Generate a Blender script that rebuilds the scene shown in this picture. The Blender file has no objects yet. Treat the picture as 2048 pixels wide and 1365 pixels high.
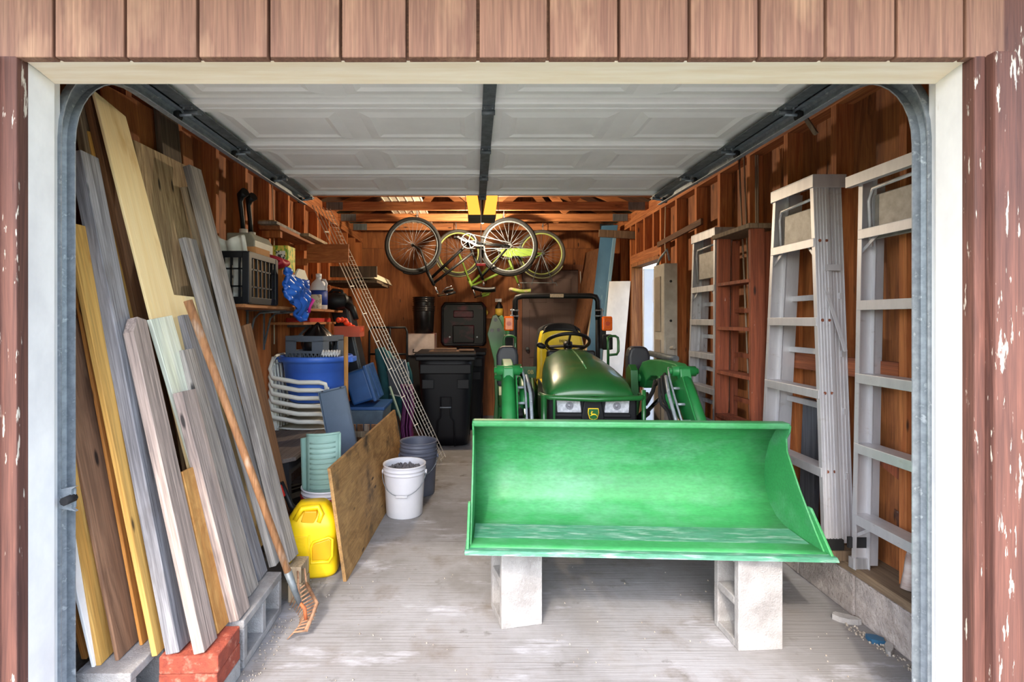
import bpy, bmesh, math, random
from mathutils import Vector, Matrix
R = random.Random(7)
PI = math.pi
C = bpy.context.scene.collection
scene = bpy.context.scene

# ------------------------------------------------------------------ camera
FPX = 1000.0; VX = 948.0; VY = 640.0; HC = 1.40          # focal length and vanishing point in photo pixels, eye height
cam_d = bpy.data.cameras.new('camera'); cam = bpy.data.objects.new('camera', cam_d); C.objects.link(cam)
cam.location = (0, 0, HC); cam.rotation_euler = (PI/2, 0, 0)
cam_d.sensor_width = 36.0; cam_d.lens = FPX/2048*36.0
cam_d.shift_x = (1024-VX)/2048; cam_d.shift_y = (VY-682.5)/2048
cam_d.clip_start = 0.05; cam_d.clip_end = 300
scene.camera = cam

# ------------------------------------------------------------------ light
world = bpy.data.worlds.new('sky'); scene.world = world; world.use_nodes = True
wn = world.node_tree.nodes; wl = world.node_tree.links
sky = wn.new('ShaderNodeTexSky'); sky.sky_type = 'NISHITA'; sky.sun_disc = False
sky.sun_elevation = math.radians(48); sky.sun_rotation = math.radians(200); sky.air_density = 1.0; sky.dust_density = 2.5; sky.ozone_density = 1.0
bg = wn['Background']; bg.inputs['Strength'].default_value = 0.50
wl.new(sky.outputs['Color'], bg.inputs['Color'])
sun_d = bpy.data.lights.new('sun', 'SUN'); sun = bpy.data.objects.new('sun', sun_d); C.objects.link(sun)
sun_d.energy = 0.85; sun_d.angle = math.radians(1.5); sun_d.color = (1.0, 0.93, 0.82)
sun.rotation_euler = Vector((0.30, 0.80, -0.80)).to_track_quat('-Z', 'Y').to_euler()
scene.view_settings.view_transform = 'Standard'; scene.view_settings.look = 'None'
scene.view_settings.gamma = 1.0; scene.view_settings.use_curve_mapping = False
scene.view_settings.exposure = 1.18

# ------------------------------------------------------------------ pixel helpers: a pixel is a direction, the depth comes from what the thing touches
def P(px, py, d): return Vector(((px-VX)/FPX*d, d, HC-(py-VY)/FPX*d))
def on_z(px, py, z=0.0): return P(px, py, (HC-z)*FPX/(py-VY))
def on_x(px, py, x): return P(px, py, x*FPX/(px-VX))

# ------------------------------------------------------------------ materials
def lin(c):
    return tuple(((v/255.0)/12.92 if v/255.0 <= 0.04045 else ((v/255.0+0.055)/1.055)**2.4) for v in c) + (1.0,)
MATS = {}
def mat(name, c1, c2=None, scale=(6, 6, 6), rough=0.6, metal=0.0, bump=0.0, detail=5.0, lo=0.35, hi=0.65,
        c3=None, s3=(30, 30, 30), lo3=0.6, hi3=0.7, rnd=0.0, dist=0.0, emit=None, estr=0.0, alpha=1.0, trans=0.0, spec=0.5, coat=0.0, bscale=None, fine=None, fine_amt=0.3, knots=None):
    if name in MATS: return MATS[name]
    m = bpy.data.materials.new(name); m.use_nodes = True; MATS[name] = m
    n = m.node_tree.nodes; l = m.node_tree.links; b = n['Principled BSDF']
    b.inputs['Roughness'].default_value = rough; b.inputs['Metallic'].default_value = metal
    b.inputs['Specular IOR Level'].default_value = spec; b.inputs['Coat Weight'].default_value = coat
    b.inputs['Alpha'].default_value = alpha; b.inputs['Transmission Weight'].default_value = trans
    b.inputs['Base Color'].default_value = lin(c1)
    if emit: b.inputs['Emission Color'].default_value = lin(emit); b.inputs['Emission Strength'].default_value = estr
    if c2 is None and bump == 0: return m
    tc = n.new('ShaderNodeTexCoord'); oi = n.new('ShaderNodeObjectInfo')
    off = n.new('ShaderNodeVectorMath'); off.operation = 'SCALE'; off.inputs[3].default_value = 37.0
    cb = n.new('ShaderNodeCombineXYZ')
    for k in range(3): l.new(oi.outputs['Random'], cb.inputs[k])
    l.new(cb.outputs[0], off.inputs[0])
    ad = n.new('ShaderNodeVectorMath'); ad.operation = 'ADD'
    l.new(tc.outputs['Object'], ad.inputs[0]); l.new(off.outputs[0], ad.inputs[1])
    def noise(sc, det, ds=0.0):
        mp = n.new('ShaderNodeMapping'); mp.inputs['Scale'].default_value = sc; l.new(ad.outputs[0], mp.inputs['Vector'])
        t = n.new('ShaderNodeTexNoise'); t.inputs['Scale'].default_value = 1.0; t.inputs['Detail'].default_value = det
        t.inputs['Roughness'].default_value = 0.62; t.inputs['Distortion'].default_value = ds
        l.new(mp.outputs[0], t.inputs['Vector']); return t
    t1 = noise(scale, detail, dist)
    if c2 is not None:
        r = n.new('ShaderNodeMapRange'); r.inputs['From Min'].default_value = lo; r.inputs['From Max'].default_value = hi
        l.new(t1.outputs['Fac'], r.inputs['Value'])
        mx = n.new('ShaderNodeMix'); mx.data_type = 'RGBA'; mx.inputs[6].default_value = lin(c1); mx.inputs[7].default_value = lin(c2)
        l.new(r.outputs[0], mx.inputs[0]); out = mx.outputs[2]
        if c3 is not None:
            t3 = noise(s3, 4.0); r3 = n.new('ShaderNodeMapRange'); r3.inputs['From Min'].default_value = lo3; r3.inputs['From Max'].default_value = hi3
            l.new(t3.outputs['Fac'], r3.inputs['Value'])
            m3 = n.new('ShaderNodeMix'); m3.data_type = 'RGBA'; m3.inputs[7].default_value = lin(c3)
            l.new(out, m3.inputs[6]); l.new(r3.outputs[0], m3.inputs[0]); out = m3.outputs[2]
        if fine is not None:
            t4 = noise(fine, 3.0); r4 = n.new('ShaderNodeMapRange'); r4.inputs['From Min'].default_value = 0.32; r4.inputs['From Max'].default_value = 0.68
            r4.inputs['To Min'].default_value = 1-fine_amt; r4.inputs['To Max'].default_value = 1+fine_amt*0.35; l.new(t4.outputs['Fac'], r4.inputs['Value'])
            vm = n.new('ShaderNodeVectorMath'); vm.operation = 'SCALE'; l.new(out, vm.inputs[0]); l.new(r4.outputs[0], vm.inputs[3]); out = vm.outputs[0]
        if knots is not None:
            mk = n.new('ShaderNodeMapping'); mk.inputs['Scale'].default_value = knots[0]; l.new(ad.outputs[0], mk.inputs['Vector'])
            vo = n.new('ShaderNodeTexVoronoi'); vo.inputs['Scale'].default_value = 1.0; l.new(mk.outputs[0], vo.inputs['Vector'])
            rk_ = n.new('ShaderNodeMapRange'); rk_.inputs['From Min'].default_value = knots[1]; rk_.inputs['From Max'].default_value = knots[1]*0.55; l.new(vo.outputs['Distance'], rk_.inputs['Value'])
            mk2 = n.new('ShaderNodeMix'); mk2.data_type = 'RGBA'; mk2.inputs[7].default_value = lin(knots[2]); l.new(out, mk2.inputs[6]); l.new(rk_.outputs[0], mk2.inputs[0]); out = mk2.outputs[2]
        if rnd > 0:
            hs = n.new('ShaderNodeHueSaturation'); rr = n.new('ShaderNodeMapRange')
            rr.inputs['To Min'].default_value = 1-rnd; rr.inputs['To Max'].default_value = 1+rnd
            l.new(oi.outputs['Random'], rr.inputs['Value']); l.new(rr.outputs[0], hs.inputs['Value']); l.new(out, hs.inputs['Color']); out = hs.outputs[0]
        l.new(out, b.inputs['Base Color'])
    if bump > 0:
        bp = n.new('ShaderNodeBump'); bp.inputs['Strength'].default_value = bump; bp.inputs['Distance'].default_value = 0.01
        tb = noise(bscale, 4.0) if bscale else t1
        l.new(tb.outputs['Fac'], bp.inputs['Height']); l.new(bp.outputs[0], b.inputs['Normal'])
    return m
def wood(name, c1, c2, axis='z', c3=None, k=28, rough=0.75, bump=0.25, rnd=0.12, dist=1.5, lo=0.35, hi=0.65, along=1.6, **kw):
    s = [k, k, k]; s['xyz'.index(axis)] = along
    s3 = [7, 7, 7]; s3['xyz'.index(axis)] = 2.2
    f_ = [150, 150, 150]; f_['xyz'.index(axis)] = 4.0; kw.setdefault('fine', tuple(f_))
    q_ = [9, 9, 9]; q_['xyz'.index(axis)] = 2.4; kw.setdefault('knots', (tuple(q_), 0.095, tuple(int(v*0.42) for v in c2)))
    kw.setdefault('s3', tuple(s3)); kw.setdefault('lo3', 0.6); kw.setdefault('hi3', 0.72)
    return mat(name, c1, c2, scale=tuple(s), rough=rough, bump=bump, c3=c3, rnd=rnd, dist=dist, lo=lo, hi=hi, **kw)

# ------------------------------------------------------------------ mesh builder
class B:
    def __init__(s): s.v = []; s.f = []; s.sm = []
    def add(s, vs, fs, smooth=False):
        o = len(s.v); s.v += [tuple(v) for v in vs]
        for f in fs: s.f.append(tuple(i+o for i in f)); s.sm.append(smooth)
        return s
    def box(s, cx, cy, cz, sx, sy, sz, M=None):
        vs = [Vector((cx+sx/2*a, cy+sy/2*b, cz+sz/2*c)) for a in (-1, 1) for b in (-1, 1) for c in (-1, 1)]
        if M is not None: vs = [M @ v for v in vs]
        return s.add(vs, [(0, 1, 3, 2), (4, 6, 7, 5), (0, 4, 5, 1), (2, 3, 7, 6), (0, 2, 6, 4), (1, 5, 7, 3)])
    def bb(s, x0, x1, y0, y1, z0, z1): return s.box((x0+x1)/2, (y0+y1)/2, (z0+z1)/2, x1-x0, y1-y0, z1-z0)
    def bar(s, p0, p1, w, t, side=(1, 0, 0)):
        p0 = Vector(p0); p1 = Vector(p1); a = (p1-p0).normalized(); u = Vector(side); u = (u-a*u.dot(a)).normalized(); n = a.cross(u)
        vs = []
        for p in (p0, p1):
            for i, j in ((-1, -1), (1, -1), (1, 1), (-1, 1)): vs.append(p+u*(w/2*i)+n*(t/2*j))
        return s.add(vs, [(3, 2, 1, 0), (4, 5, 6, 7), (0, 1, 5, 4), (1, 2, 6, 5), (2, 3, 7, 6), (3, 0, 4, 7)])
    def tube(s, pts, r, n=8, closed=False, caps=True):
        pts = [Vector(p) for p in pts]; m = len(pts); rs = r if isinstance(r, (list, tuple)) else [r]*m
        tan = []
        for i in range(m):
            if closed: t = pts[(i+1) % m]-pts[i-1]
            else: t = pts[min(i+1, m-1)]-pts[max(i-1, 0)]
            tan.append(t.normalized())
        u = tan[0].orthogonal().normalized(); vs = []
        for i in range(m):
            u = (u-tan[i]*u.dot(tan[i]))
            u = u.normalized() if u.length > 1e-6 else tan[i].orthogonal().normalized()
            w = tan[i].cross(u)
            for k in range(n):
                a = 2*PI*k/n; vs.append(pts[i]+u*(rs[i]*math.cos(a))+w*(rs[i]*math.sin(a)))
        fs = []
        for i in range(m if closed else m-1):
            j = (i+1) % m
            for k in range(n): fs.append((i*n+k, i*n+(k+1) % n, j*n+(k+1) % n, j*n+k))
        s.add(vs, fs, True)
        if caps and not closed:
            o = len(s.v)-len(vs)
            s.f.append(tuple(o+k for k in reversed(range(n)))); s.sm.append(False)
            s.f.append(tuple(o+(m-1)*n+k for k in range(n))); s.sm.append(False)
        return s
    def cyl(s, p0, p1, r, n=12, r2=None): return s.tube([p0, p1], [r, r if r2 is None else r2], n)
    def lathe(s, prof, n=24, c=(0, 0, 0), sx=1.0, sy=1.0, M=None):
        vs = []
        for r, z in prof:
            for k in range(n):
                a = 2*PI*k/n; v = Vector((c[0]+r*sx*math.cos(a), c[1]+r*sy*math.sin(a), c[2]+z)); vs.append(M @ v if M is not None else v)
        fs = [(i*n+k, i*n+(k+1) % n, (i+1)*n+(k+1) % n, (i+1)*n+k) for i in range(len(prof)-1) for k in range(n)]
        s.add(vs, fs, True); o = len(s.v)-len(vs)
        if prof[0][0] > 1e-5: s.f.append(tuple(o+k for k in reversed(range(n)))); s.sm.append(False)
        if prof[-1][0] > 1e-5: s.f.append(tuple(o+(len(prof)-1)*n+k for k in range(n))); s.sm.append(False)
        return s
    def prism(s, poly, axis, a0, a1, M=None):
        def mk(p, a): return Vector({'x': (a, p[0], p[1]), 'y': (p[0], a, p[1]), 'z': (p[0], p[1], a)}[axis])
        n = len(poly); vs = [mk(p, a0) for p in poly]+[mk(p, a1) for p in poly]
        if M is not None: vs = [M @ v for v in vs]
        fs = [tuple(range(n)), tuple(reversed(range(n, 2*n)))]+[(i, n+i, n+(i+1) % n, (i+1) % n) for i in range(n)]
        return s.add(vs, fs)
    def quadprism(s, q, n):                       # four corner points and a thickness vector
        q = [Vector(p) for p in q]; n = Vector(n); k = len(q)
        return s.add(q+[p+n for p in q], [tuple(reversed(range(k))), tuple(range(k, 2*k))]+[(i, (i+1) % k, k+(i+1) % k, k+i) for i in range(k)])
    def grid(s, fn, nu, nv, smooth=True, cu=False):
        vs = [fn(i/(nu if cu else nu-1), j/(nv-1)) for i in range(nu) for j in range(nv)]
        fs = [(i*nv+j, ((i+1) % nu)*nv+j, ((i+1) % nu)*nv+j+1, i*nv+j+1) for i in range(nu if cu else nu-1) for j in range(nv-1)]
        return s.add(vs, fs, smooth)
    def sph(s, c, r, n=10, m=6, sx=1, sy=1, sz=1):
        return s.lathe([(max(r*math.sin(PI*i/m), 1e-6), -r*sz*math.cos(PI*i/m)) for i in range(m+1)], n, c, sx, sy)
    def shift(s, o): o = Vector(o); s.v = [tuple(Vector(v)-o) for v in s.v]; return s
    def xf(s, M): s.v = [tuple(M @ Vector(v)) for v in s.v]; return s

def obj(name, b, m, parent=None, bevel=0.0, solid=0.0, origin=None, sub=0, autosm=True, seg=2):
    me = bpy.data.meshes.new(name)
    if origin is not None: b.shift(origin)
    me.from_pydata(b.v, [], b.f); me.validate()
    if len(b.sm) == len(me.polygons): me.polygons.foreach_set('use_smooth', b.sm)
    bm = bmesh.new(); bm.from_mesh(me); bmesh.ops.recalc_face_normals(bm, faces=bm.faces); bm.to_mesh(me); bm.free()
    o = bpy.data.objects.new(name, me); C.objects.link(o)
    if m is not None: me.materials.append(m)
    if origin is not None: o.location = origin
    if parent is not None: o.parent = parent
    if solid:
        md = o.modifiers.new('solid', 'SOLIDIFY'); md.thickness = abs(solid); md.offset = 0 if solid > 0 else -1
    if bevel:
        md = o.modifiers.new('bevel', 'BEVEL'); md.width = bevel; md.segments = seg; md.limit_method = 'ANGLE'; md.angle_limit = math.radians(40)
    if sub:
        md = o.modifiers.new('sub', 'SUBSURF'); md.levels = sub; md.render_levels = sub
    return o
def split(name, b, m, parent, **kw):
    """one object for each connected piece of b"""
    n = len(b.v); par = list(range(n))
    def find(i):
        while par[i] != i: par[i] = par[par[i]]; i = par[i]
        return i
    for f in b.f:
        r = find(f[0])
        for i in f[1:]: par[find(i)] = r
    groups = {}
    for f, sm in zip(b.f, b.sm): groups.setdefault(find(f[0]), []).append((f, sm))
    out = []
    for g in groups.values():
        ids = sorted({i for f, _ in g for i in f}); mp = {i: k for k, i in enumerate(ids)}; q = B()
        q.v = [b.v[i] for i in ids]; q.f = [tuple(mp[i] for i in f) for f, _ in g]; q.sm = [sm for _, sm in g]
        out.append(obj(name, q, m, parent, **kw))
    return out
def text_mesh(name, txt, size, m, parent, M, ext=0.0008):
    cu = bpy.data.curves.new(name, 'FONT'); cu.body = txt; cu.size = size; cu.extrude = ext; cu.align_x = 'CENTER'; cu.align_y = 'CENTER'
    t = bpy.data.objects.new(name, cu); C.objects.link(t)
    me = bpy.data.meshes.new_from_object(t.evaluated_get(bpy.context.evaluated_depsgraph_get())); bpy.data.objects.remove(t); bpy.data.curves.remove(cu)
    me.transform(M); me.materials.clear(); me.materials.append(m)
    o = bpy.data.objects.new(name, me); C.objects.link(o); o.parent = parent; return o
def tag(o, label, cat, group=None, kind=None):
    if label: o['label'] = label
    if cat: o['category'] = cat
    if group: o['group'] = group
    if kind: o['kind'] = kind
    return o
def thing(name, label, cat, loc=(0, 0, 0), rotz=0.0, group=None):
    o = bpy.data.objects.new(name, None); C.objects.link(o); o.empty_display_size = 0.1
    o.location = loc; o.rotation_euler = (0, 0, rotz)
    return tag(o, label, cat, group)
def single(name, b, m, label, cat, origin, group=None, **kw): return tag(obj(name, b, m, origin=origin, **kw), label, cat, group)
def struct(name, b, m, parent=None, **kw):
    o = obj(name, b, m, parent, **kw)
    if parent is None: o['kind'] = 'structure'
    return o
def inst(o, parent, loc=None, rot=None, name=None):
    c = o.copy(); C.objects.link(c); c.parent = parent
    if loc is not None: c.location = loc
    if rot is not None: c.rotation_euler = rot
    return c
def copy_tree(o, parent=None):
    c = o.copy(); C.objects.link(c); c.parent = parent
    for ch in [x for x in list(bpy.data.objects) if x.parent == o]: copy_tree(ch, c)
    return c
def arc(cx, cy, r, a0, a1, n): return [(cx+r*math.cos(math.radians(a0+(a1-a0)*i/n)), cy+r*math.sin(math.radians(a0+(a1-a0)*i/n))) for i in range(n+1)]

# ------------------------------------------------------------------ shared materials
M_stud = wood('stud wood', (196, 122, 66), (160, 88, 42), 'z', c3=(104, 54, 26), lo3=0.64, hi3=0.74)
M_chord = wood('chord wood', (196, 128, 76), (156, 92, 48), 'x', c3=(84, 44, 22), lo3=0.66, hi3=0.74)
M_plateY = wood('plate wood', (184, 116, 66), (142, 80, 42), 'y')
M_ply = wood('plywood sheathing', (172, 106, 56), (122, 68, 34), 'z', c3=(74, 40, 20), k=14, lo3=0.62, hi3=0.72, bump=0.15)
M_plyback = wood('plywood back wall', (168, 104, 56), (130, 74, 36), 'z', c3=(60, 32, 16), k=10, along=1.0, lo3=0.66, hi3=0.74, bump=0.12)
M_dark = mat('roof boards', (84, 50, 30), (58, 34, 20), scale=(4, 20, 4), rough=0.9)
M_galv = mat('galvanised steel', (150, 158, 164), (118, 126, 132), scale=(30, 30, 30), rough=0.45, metal=0.3, c3=(180, 186, 190))
M_galvd = mat('dark galvanised steel', (112, 118, 120), (84, 90, 92), scale=(24, 24, 24), rough=0.5, metal=0.3)
M_alu = mat('aluminium', (190, 190, 192), (160, 160, 164), scale=(40, 40, 3), rough=0.5, metal=0.55, c3=(132, 128, 126), s3=(25, 25, 12), lo3=0.62, hi3=0.75, bump=0.05)
M_blk = mat('black plastic', (17, 18, 20), (13, 14, 16), scale=(9, 9, 9), rough=0.5, spec=0.3)
M_blkm = mat('matt black', (22, 22, 24), rough=0.8)
M_white = mat('white paint', (236, 234, 230), (214, 212, 210), scale=(5, 5, 3), rough=0.55, c3=(196, 186, 168), s3=(22, 22, 4), lo3=0.68, hi3=0.8)
M_conc = mat('concrete block', (164, 161, 158), (136, 132, 129), scale=(9, 9, 9), rough=0.95, bump=0.6, bscale=(130, 130, 130), c3=(158, 155, 152), s3=(60, 60, 60), lo3=0.6, hi3=0.7, rnd=0.06)
M_chrome = mat('chrome', (200, 200, 205), rough=0.15, metal=1.0)
M_rubber = mat('rubber', (13, 13, 14), (18, 18, 18), rough=0.85)
# ================================================================== THE BUILDING
XL, XR, YF, YB, ZC = -1.62, 1.87, 1.56, 7.30, 2.59        # stud faces, door plane, back wall, underside of trusses
OL, OR, OZ = -1.305, 1.436, 2.135                          # door opening
# floor: broom finished concrete with stains
fm = bpy.data.materials.new('broomed concrete'); fm.use_nodes = True
n = fm.node_tree.nodes; l = fm.node_tree.links; bs = n['Principled BSDF']; bs.inputs['Roughness'].default_value = 0.9
tc = n.new('ShaderNodeTexCoord')
def fno(sc, det=6.0):
    mp = n.new('ShaderNodeMapping'); mp.inputs['Scale'].default_value = sc; l.new(tc.outputs['Object'], mp.inputs['Vector'])
    t = n.new('ShaderNodeTexNoise'); t.inputs['Scale'].default_value = 1; t.inputs['Detail'].default_value = det; t.inputs['Roughness'].default_value = 0.65; l.new(mp.outputs[0], t.inputs['Vector']); return t
def fmix(a, bcol, t, lo, hi):
    r = n.new('ShaderNodeMapRange'); r.inputs['From Min'].default_value = lo; r.inputs['From Max'].default_value = hi; l.new(t.outputs['Fac'], r.inputs['Value'])
    m = n.new('ShaderNodeMix'); m.data_type = 'RGBA'; l.new(r.outputs[0], m.inputs[0])
    if isinstance(a, tuple): m.inputs[6].default_value = lin(a)
    else: l.new(a, m.inputs[6])
    m.inputs[7].default_value = lin(bcol); return m.outputs[2]
c = fmix((120, 117, 115), (150, 149, 151), fno((1.6, 1.6, 1)), 0.38, 0.62)
c = fmix(c, (108, 100, 93), fno((3.2, 3.2, 1), 8), 0.50, 0.70)
c = fmix(c, (72, 64, 58), fno((7, 7, 1), 8), 0.62, 0.76)
c = fmix(c, (178, 178, 184), fno((2.2, 6.5, 1), 8), 0.57, 0.74)
tl = fno((2.2, 95, 1), 3); c = fmix(c, (98, 92, 88), tl, 0.56, 0.78)
l.new(c, bs.inputs['Base Color'])
bp = n.new('ShaderNodeBump'); bp.inputs['Strength'].default_value = 0.55; bp.inputs['Distance'].default_value = 0.004
l.new(tl.outputs['Fac'], bp.inputs['Height']); l.new(bp.outputs[0], bs.inputs['Normal'])
struct('floor', B().bb(-1.80, 2.05, 1.40, 7.45, -0.12, 0.0), fm)
struct('driveway', B().bb(-2.6, 2.8, -9.0, 1.395, -0.14, -0.015), fm)
M_lawn = mat('lawn', (104, 110, 66), (80, 92, 48), scale=(3, 3, 3), rough=1.0, bump=0.5)
struct('lawn', B().bb(-60, 60, -60, 60, -0.6, -0.16), M_lawn)

# ---- side walls: plywood sheets, studs, plates, foundation blocks
M_sid = wood('brown siding', (152, 112, 90), (124, 86, 70), 'z', c3=(174, 136, 108), k=34, lo3=0.55, hi3=0.75, rnd=0.05, along=1.1, knots=None)
M_sidG = mat('siding groove', (96, 62, 52), rough=0.9)
ST_M = B().bb(-0.045, 0.045, -0.019, 0.019, 0.0, 1.0)
def stud_run(wall, x, ys, z0, z1, m=M_stud):
    b = B().bb(-0.045, 0.045, -0.019, 0.019, z0, z1)
    o = obj('stud', b, m, wall); o.location = (x, ys[0], 0)
    for y in ys[1:]: inst(o, wall, (x, y, 0))
wl_ = struct('wall_left', B().bb(XL-0.125, XL-0.104, YF-0.02, YB+0.1, -0.1, ZC+0.1), M_sid)
M_sheetL = M_ply
for k in range(5):
    y0 = YF+k*1.22; y1 = min(y0+1.214, YB+0.05)
    obj('plywood_sheet', B().bb(XL-0.103, XL-0.090, y0, y1, 0.24, ZC), M_ply, wl_)
stud_run(wl_, XL-0.045, [1.64]+[1.94+0.406*k for k in range(14)], 0.24, ZC-0.076)
obj('sill_plate', B().bb(XL-0.09, XL+0.05, YF, YB, 0.2, 0.24), M_plateY, wl_)
obj('top_plate', B().bb(XL-0.09, XL, YF, YB, ZC-0.076, ZC-0.039), M_plateY, wl_); obj('top_plate', B().bb(XL-0.09, XL, YF, YB, ZC-0.037, ZC), M_plateY, wl_)
DY0, DY1, DZ = 5.07, 5.93, 2.04                             # side door opening in the right wall
wr_ = B()
wr_.bb(XR+0.104, XR+0.125, YF-0.02, DY0-0.03, -0.1, ZC+0.1).bb(XR+0.104, XR+0.125, DY1+0.03, YB+0.1, -0.1, ZC+0.1).bb(XR+0.104, XR+0.125, DY0-0.03, DY1+0.03, DZ+0.03, ZC+0.1)
wr_ = struct('wall_right', wr_, M_sid)
for k in range(5):
    y0 = YF+k*1.22; y1 = min(y0+1.214, YB+0.05)
    for (a, c_, z0) in ((y0, min(y1, DY0-0.03), 0.24), (max(y0, DY1+0.03), y1, 0.24), (max(y0, DY0-0.03), min(y1, DY1+0.03), DZ+0.03)):
        if c_-a > 0.02: obj('plywood_sheet', B().bb(XR+0.090, XR+0.103, a, c_, z0, ZC), M_ply, wr_)
stud_run(wr_, XR+0.045, [y for y in [1.64, 1.90, 2.18, 2.60, 3.0, 3.41, 3.82, 4.22, 4.63, 5.02, 5.98, 6.39, 6.8]], 0.24, ZC-0.076)
stud_run(wr_, XR+0.045, [5.22, 5.50, 5.78], DZ+0.12, ZC-0.076)
obj('lintel', B().bb(XR, XR+0.09, DY0-0.03, DY1+0.03, DZ+0.02, DZ+0.12), M_plateY, wr_)
obj('top_plate', B().bb(XR, XR+0.09, YF, YB, ZC-0.076, ZC-0.039), M_plateY, wr_); obj('top_plate', B().bb(XR, XR+0.09, YF, YB, ZC-0.037, ZC), M_plateY, wr_)
M_sill = wood('weathered sill', (140, 118, 94), (104, 84, 64), 'y', c3=(70, 58, 46), k=24)
for a, c_ in ((YF, 3.95), (3.955, DY0-0.03), (DY1+0.03, YB)):
    obj('sill_plate', B().bb(1.785, XR+0.09, a, c_, 0.2, 0.24), M_sill, wr_)
obj('girt', B().bb(XR-0.004, XR+0.034, 2.2, 3.40, 1.12, 1.21), wood('girt wood', (150, 84, 48), (112, 56, 30), 'y'), wr_)
obj('ledger_strip', B().bar(on_x(1316, 490, XR-0.01), on_x(1404, 443, XR-0.01), 0.02, 0.05, (1, 0, 0)), wood('grey strip', (112, 76, 50), (84, 54, 34), 'y'), wr_)
fb = obj('foundation_block', B().bb(0, 0.2, 0.004, 0.40, 0, 0.196), mat('foundation', (176, 166, 160), (146, 136, 130), scale=(20, 20, 20), rough=0.95, bump=1.0, bscale=(70, 70, 70), c3=(112, 100, 92), s3=(60, 60, 60), lo3=0.58, hi3=0.75), wr_, bevel=0.006)
fb.location = (1.785, YF-0.02, 0)
for k in range(1, 14):
    if 1.54+0.404*k > DY0-0.4 and 1.54+0.404*k < DY1: continue
    inst(fb, wr_, (1.785, 1.54+0.404*k, 0))
fl = inst(fb, wl_, (-1.77, 1.54, 0))
for k in range(1, 14): inst(fb, wl_, (-1.77, 1.54+0.404*k, 0))
obj('mortar_bed', B().bb(1.80, 1.96, YF, DY0-0.1, 0.0, 0.199), M_conc, wr_); obj('mortar_bed', B().bb(-1.76, -1.60, YF, YB, 0.0, 0.199), M_conc, wl_)
# ---- back wall with the brown steel door
wb = struct('wall_back', B().bb(XL-0.12, XR+0.12, YB+0.02, YB+0.06, -0.1, 3.4), M_sid)
for a, c_ in ((XL-0.09, -0.40), (-0.394, 0.82), (0.826, XR+0.09)):
    obj('plywood_sheet', B().bb(a, c_, YB, YB+0.02, 0.0, 2.44), M_plyback, wb); obj('plywood_sheet', B().bb(a, c_, YB, YB+0.02, 2.444, 3.4), M_plyback, wb)
M_door = mat('brown door paint', (112, 92, 86), (100, 80, 76), scale=(3, 3, 3), rough=0.6)
d2 = struct('door_2', B().bb(0.70, 1.51, YB-0.045, YB-0.002, 0.0, 2.12), M_door, bevel=0.004)
for x0, x1 in ((0.80, 1.06), (1.15, 1.41)):
    for z0, z1 in ((0.15, 0.75), (0.85, 1.55), (1.65, 2.0)):
        obj('raised_panel', B().bb(x0, x1, YB-0.053, YB-0.04, z0, z1), M_door, d2, bevel=0.012)
obj('door_frame', B().bb(0.62, 0.695, YB-0.055, YB-0.003, 0, 2.20).bb(1.515, 1.59, YB-0.055, YB-0.003, 0, 2.20).bb(0.695, 1.515, YB-0.055, YB-0.003, 2.125, 2.20), wood('door frame wood', (150, 96, 64), (116, 70, 46), 'z'), d2)
obj('door_knob', B().sph((0.77, YB-0.09, 0.98), 0.03).cyl((0.77, YB-0.09, 0.98), (0.77, YB-0.04, 0.98), 0.014), M_galvd, d2)
# ---- trusses, roof
ce = struct('ceiling', B().quadprism([(-2.1, 1.0, 2.62), (-2.1, 7.6, 2.62), (0.12, 7.6, 3.55), (0.12, 1.0, 3.55)], (0, 0, 0.03)).quadprism([(0.12, 1.0, 3.55), (0.12, 7.6, 3.55), (2.35, 7.6, 2.62), (2.35, 1.0, 2.62)], (0, 0, 0.03)), M_dark)
obj('shade_overhang', B().bb(-2.4, 2.6, 0.45, 1.43, 2.80, 2.83), mat('shade overhang paint', (190, 176, 160), rough=0.8), ce); obj('shade_overhang_edge', B().bb(-2.4, 2.6, 0.42, 0.45, 2.70, 3.0), mat('shade overhang edge paint', (120, 80, 68), rough=0.8), ce)  # unseen overhang added to shade the front siding and floor from the sky
M_gus = mat('gusset plate', (128, 136, 138), (96, 104, 106), scale=(90, 6, 6), rough=0.5, metal=0.5)
ty = [4.82-0.61*5+0.61*k for k in range(9)]
bc = B().bb(XL-0.09, XR+0.09, -0.019, 0.019, 0, 0.089)
tc0 = B().bar((XL-0.4, 0, 2.59-ZC+0.02), (0.12, 0, 0.90), 0.089, 0.036, (0, 0, 1)).bar((0.12, 0, 0.90), (XR+0.4, 0, 0.02), 0.089, 0.036, (0, 0, 1))
wb0 = B().bar((-0.85, 0, 0.10), (-0.45, 0, 0.62), 0.089, 0.034, (1, 0, 0)).bar((-0.45, 0, 0.6), (0.12, 0, 0.1), 0.089, 0.034, (1, 0, 0)).bar((0.12, 0, 0.1), (0.70, 0, 0.6), 0.089, 0.034, (1, 0, 0)).bar((0.7, 0, 0.62), (1.12, 0, 0.1), 0.089, 0.034, (1, 0, 0))
gb = B().bb(XL+0.02, XL+0.20, -0.0215, -0.0195, 0.0, 0.085).bb(XR-0.2, XR-0.02, -0.0215, -0.0195, 0.0, 0.085)
for i, y in enumerate(ty):
    if i == 0:
        c0 = obj('bottom_chord', bc, M_chord, ce); t0 = obj('top_chord', tc0, M_chord, ce); w0 = obj('truss_web', wb0, M_chord, ce); g0 = obj('gusset_plate', gb, M_gus, c0)
        c0.location = t0.location = w0.location = (0, y, ZC)
    else:
        cc = inst(c0, ce, (0, y, ZC)); inst(g0, cc); inst(t0, ce, (0, y, ZC)); inst(w0, ce, (0, y, ZC))
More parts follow.
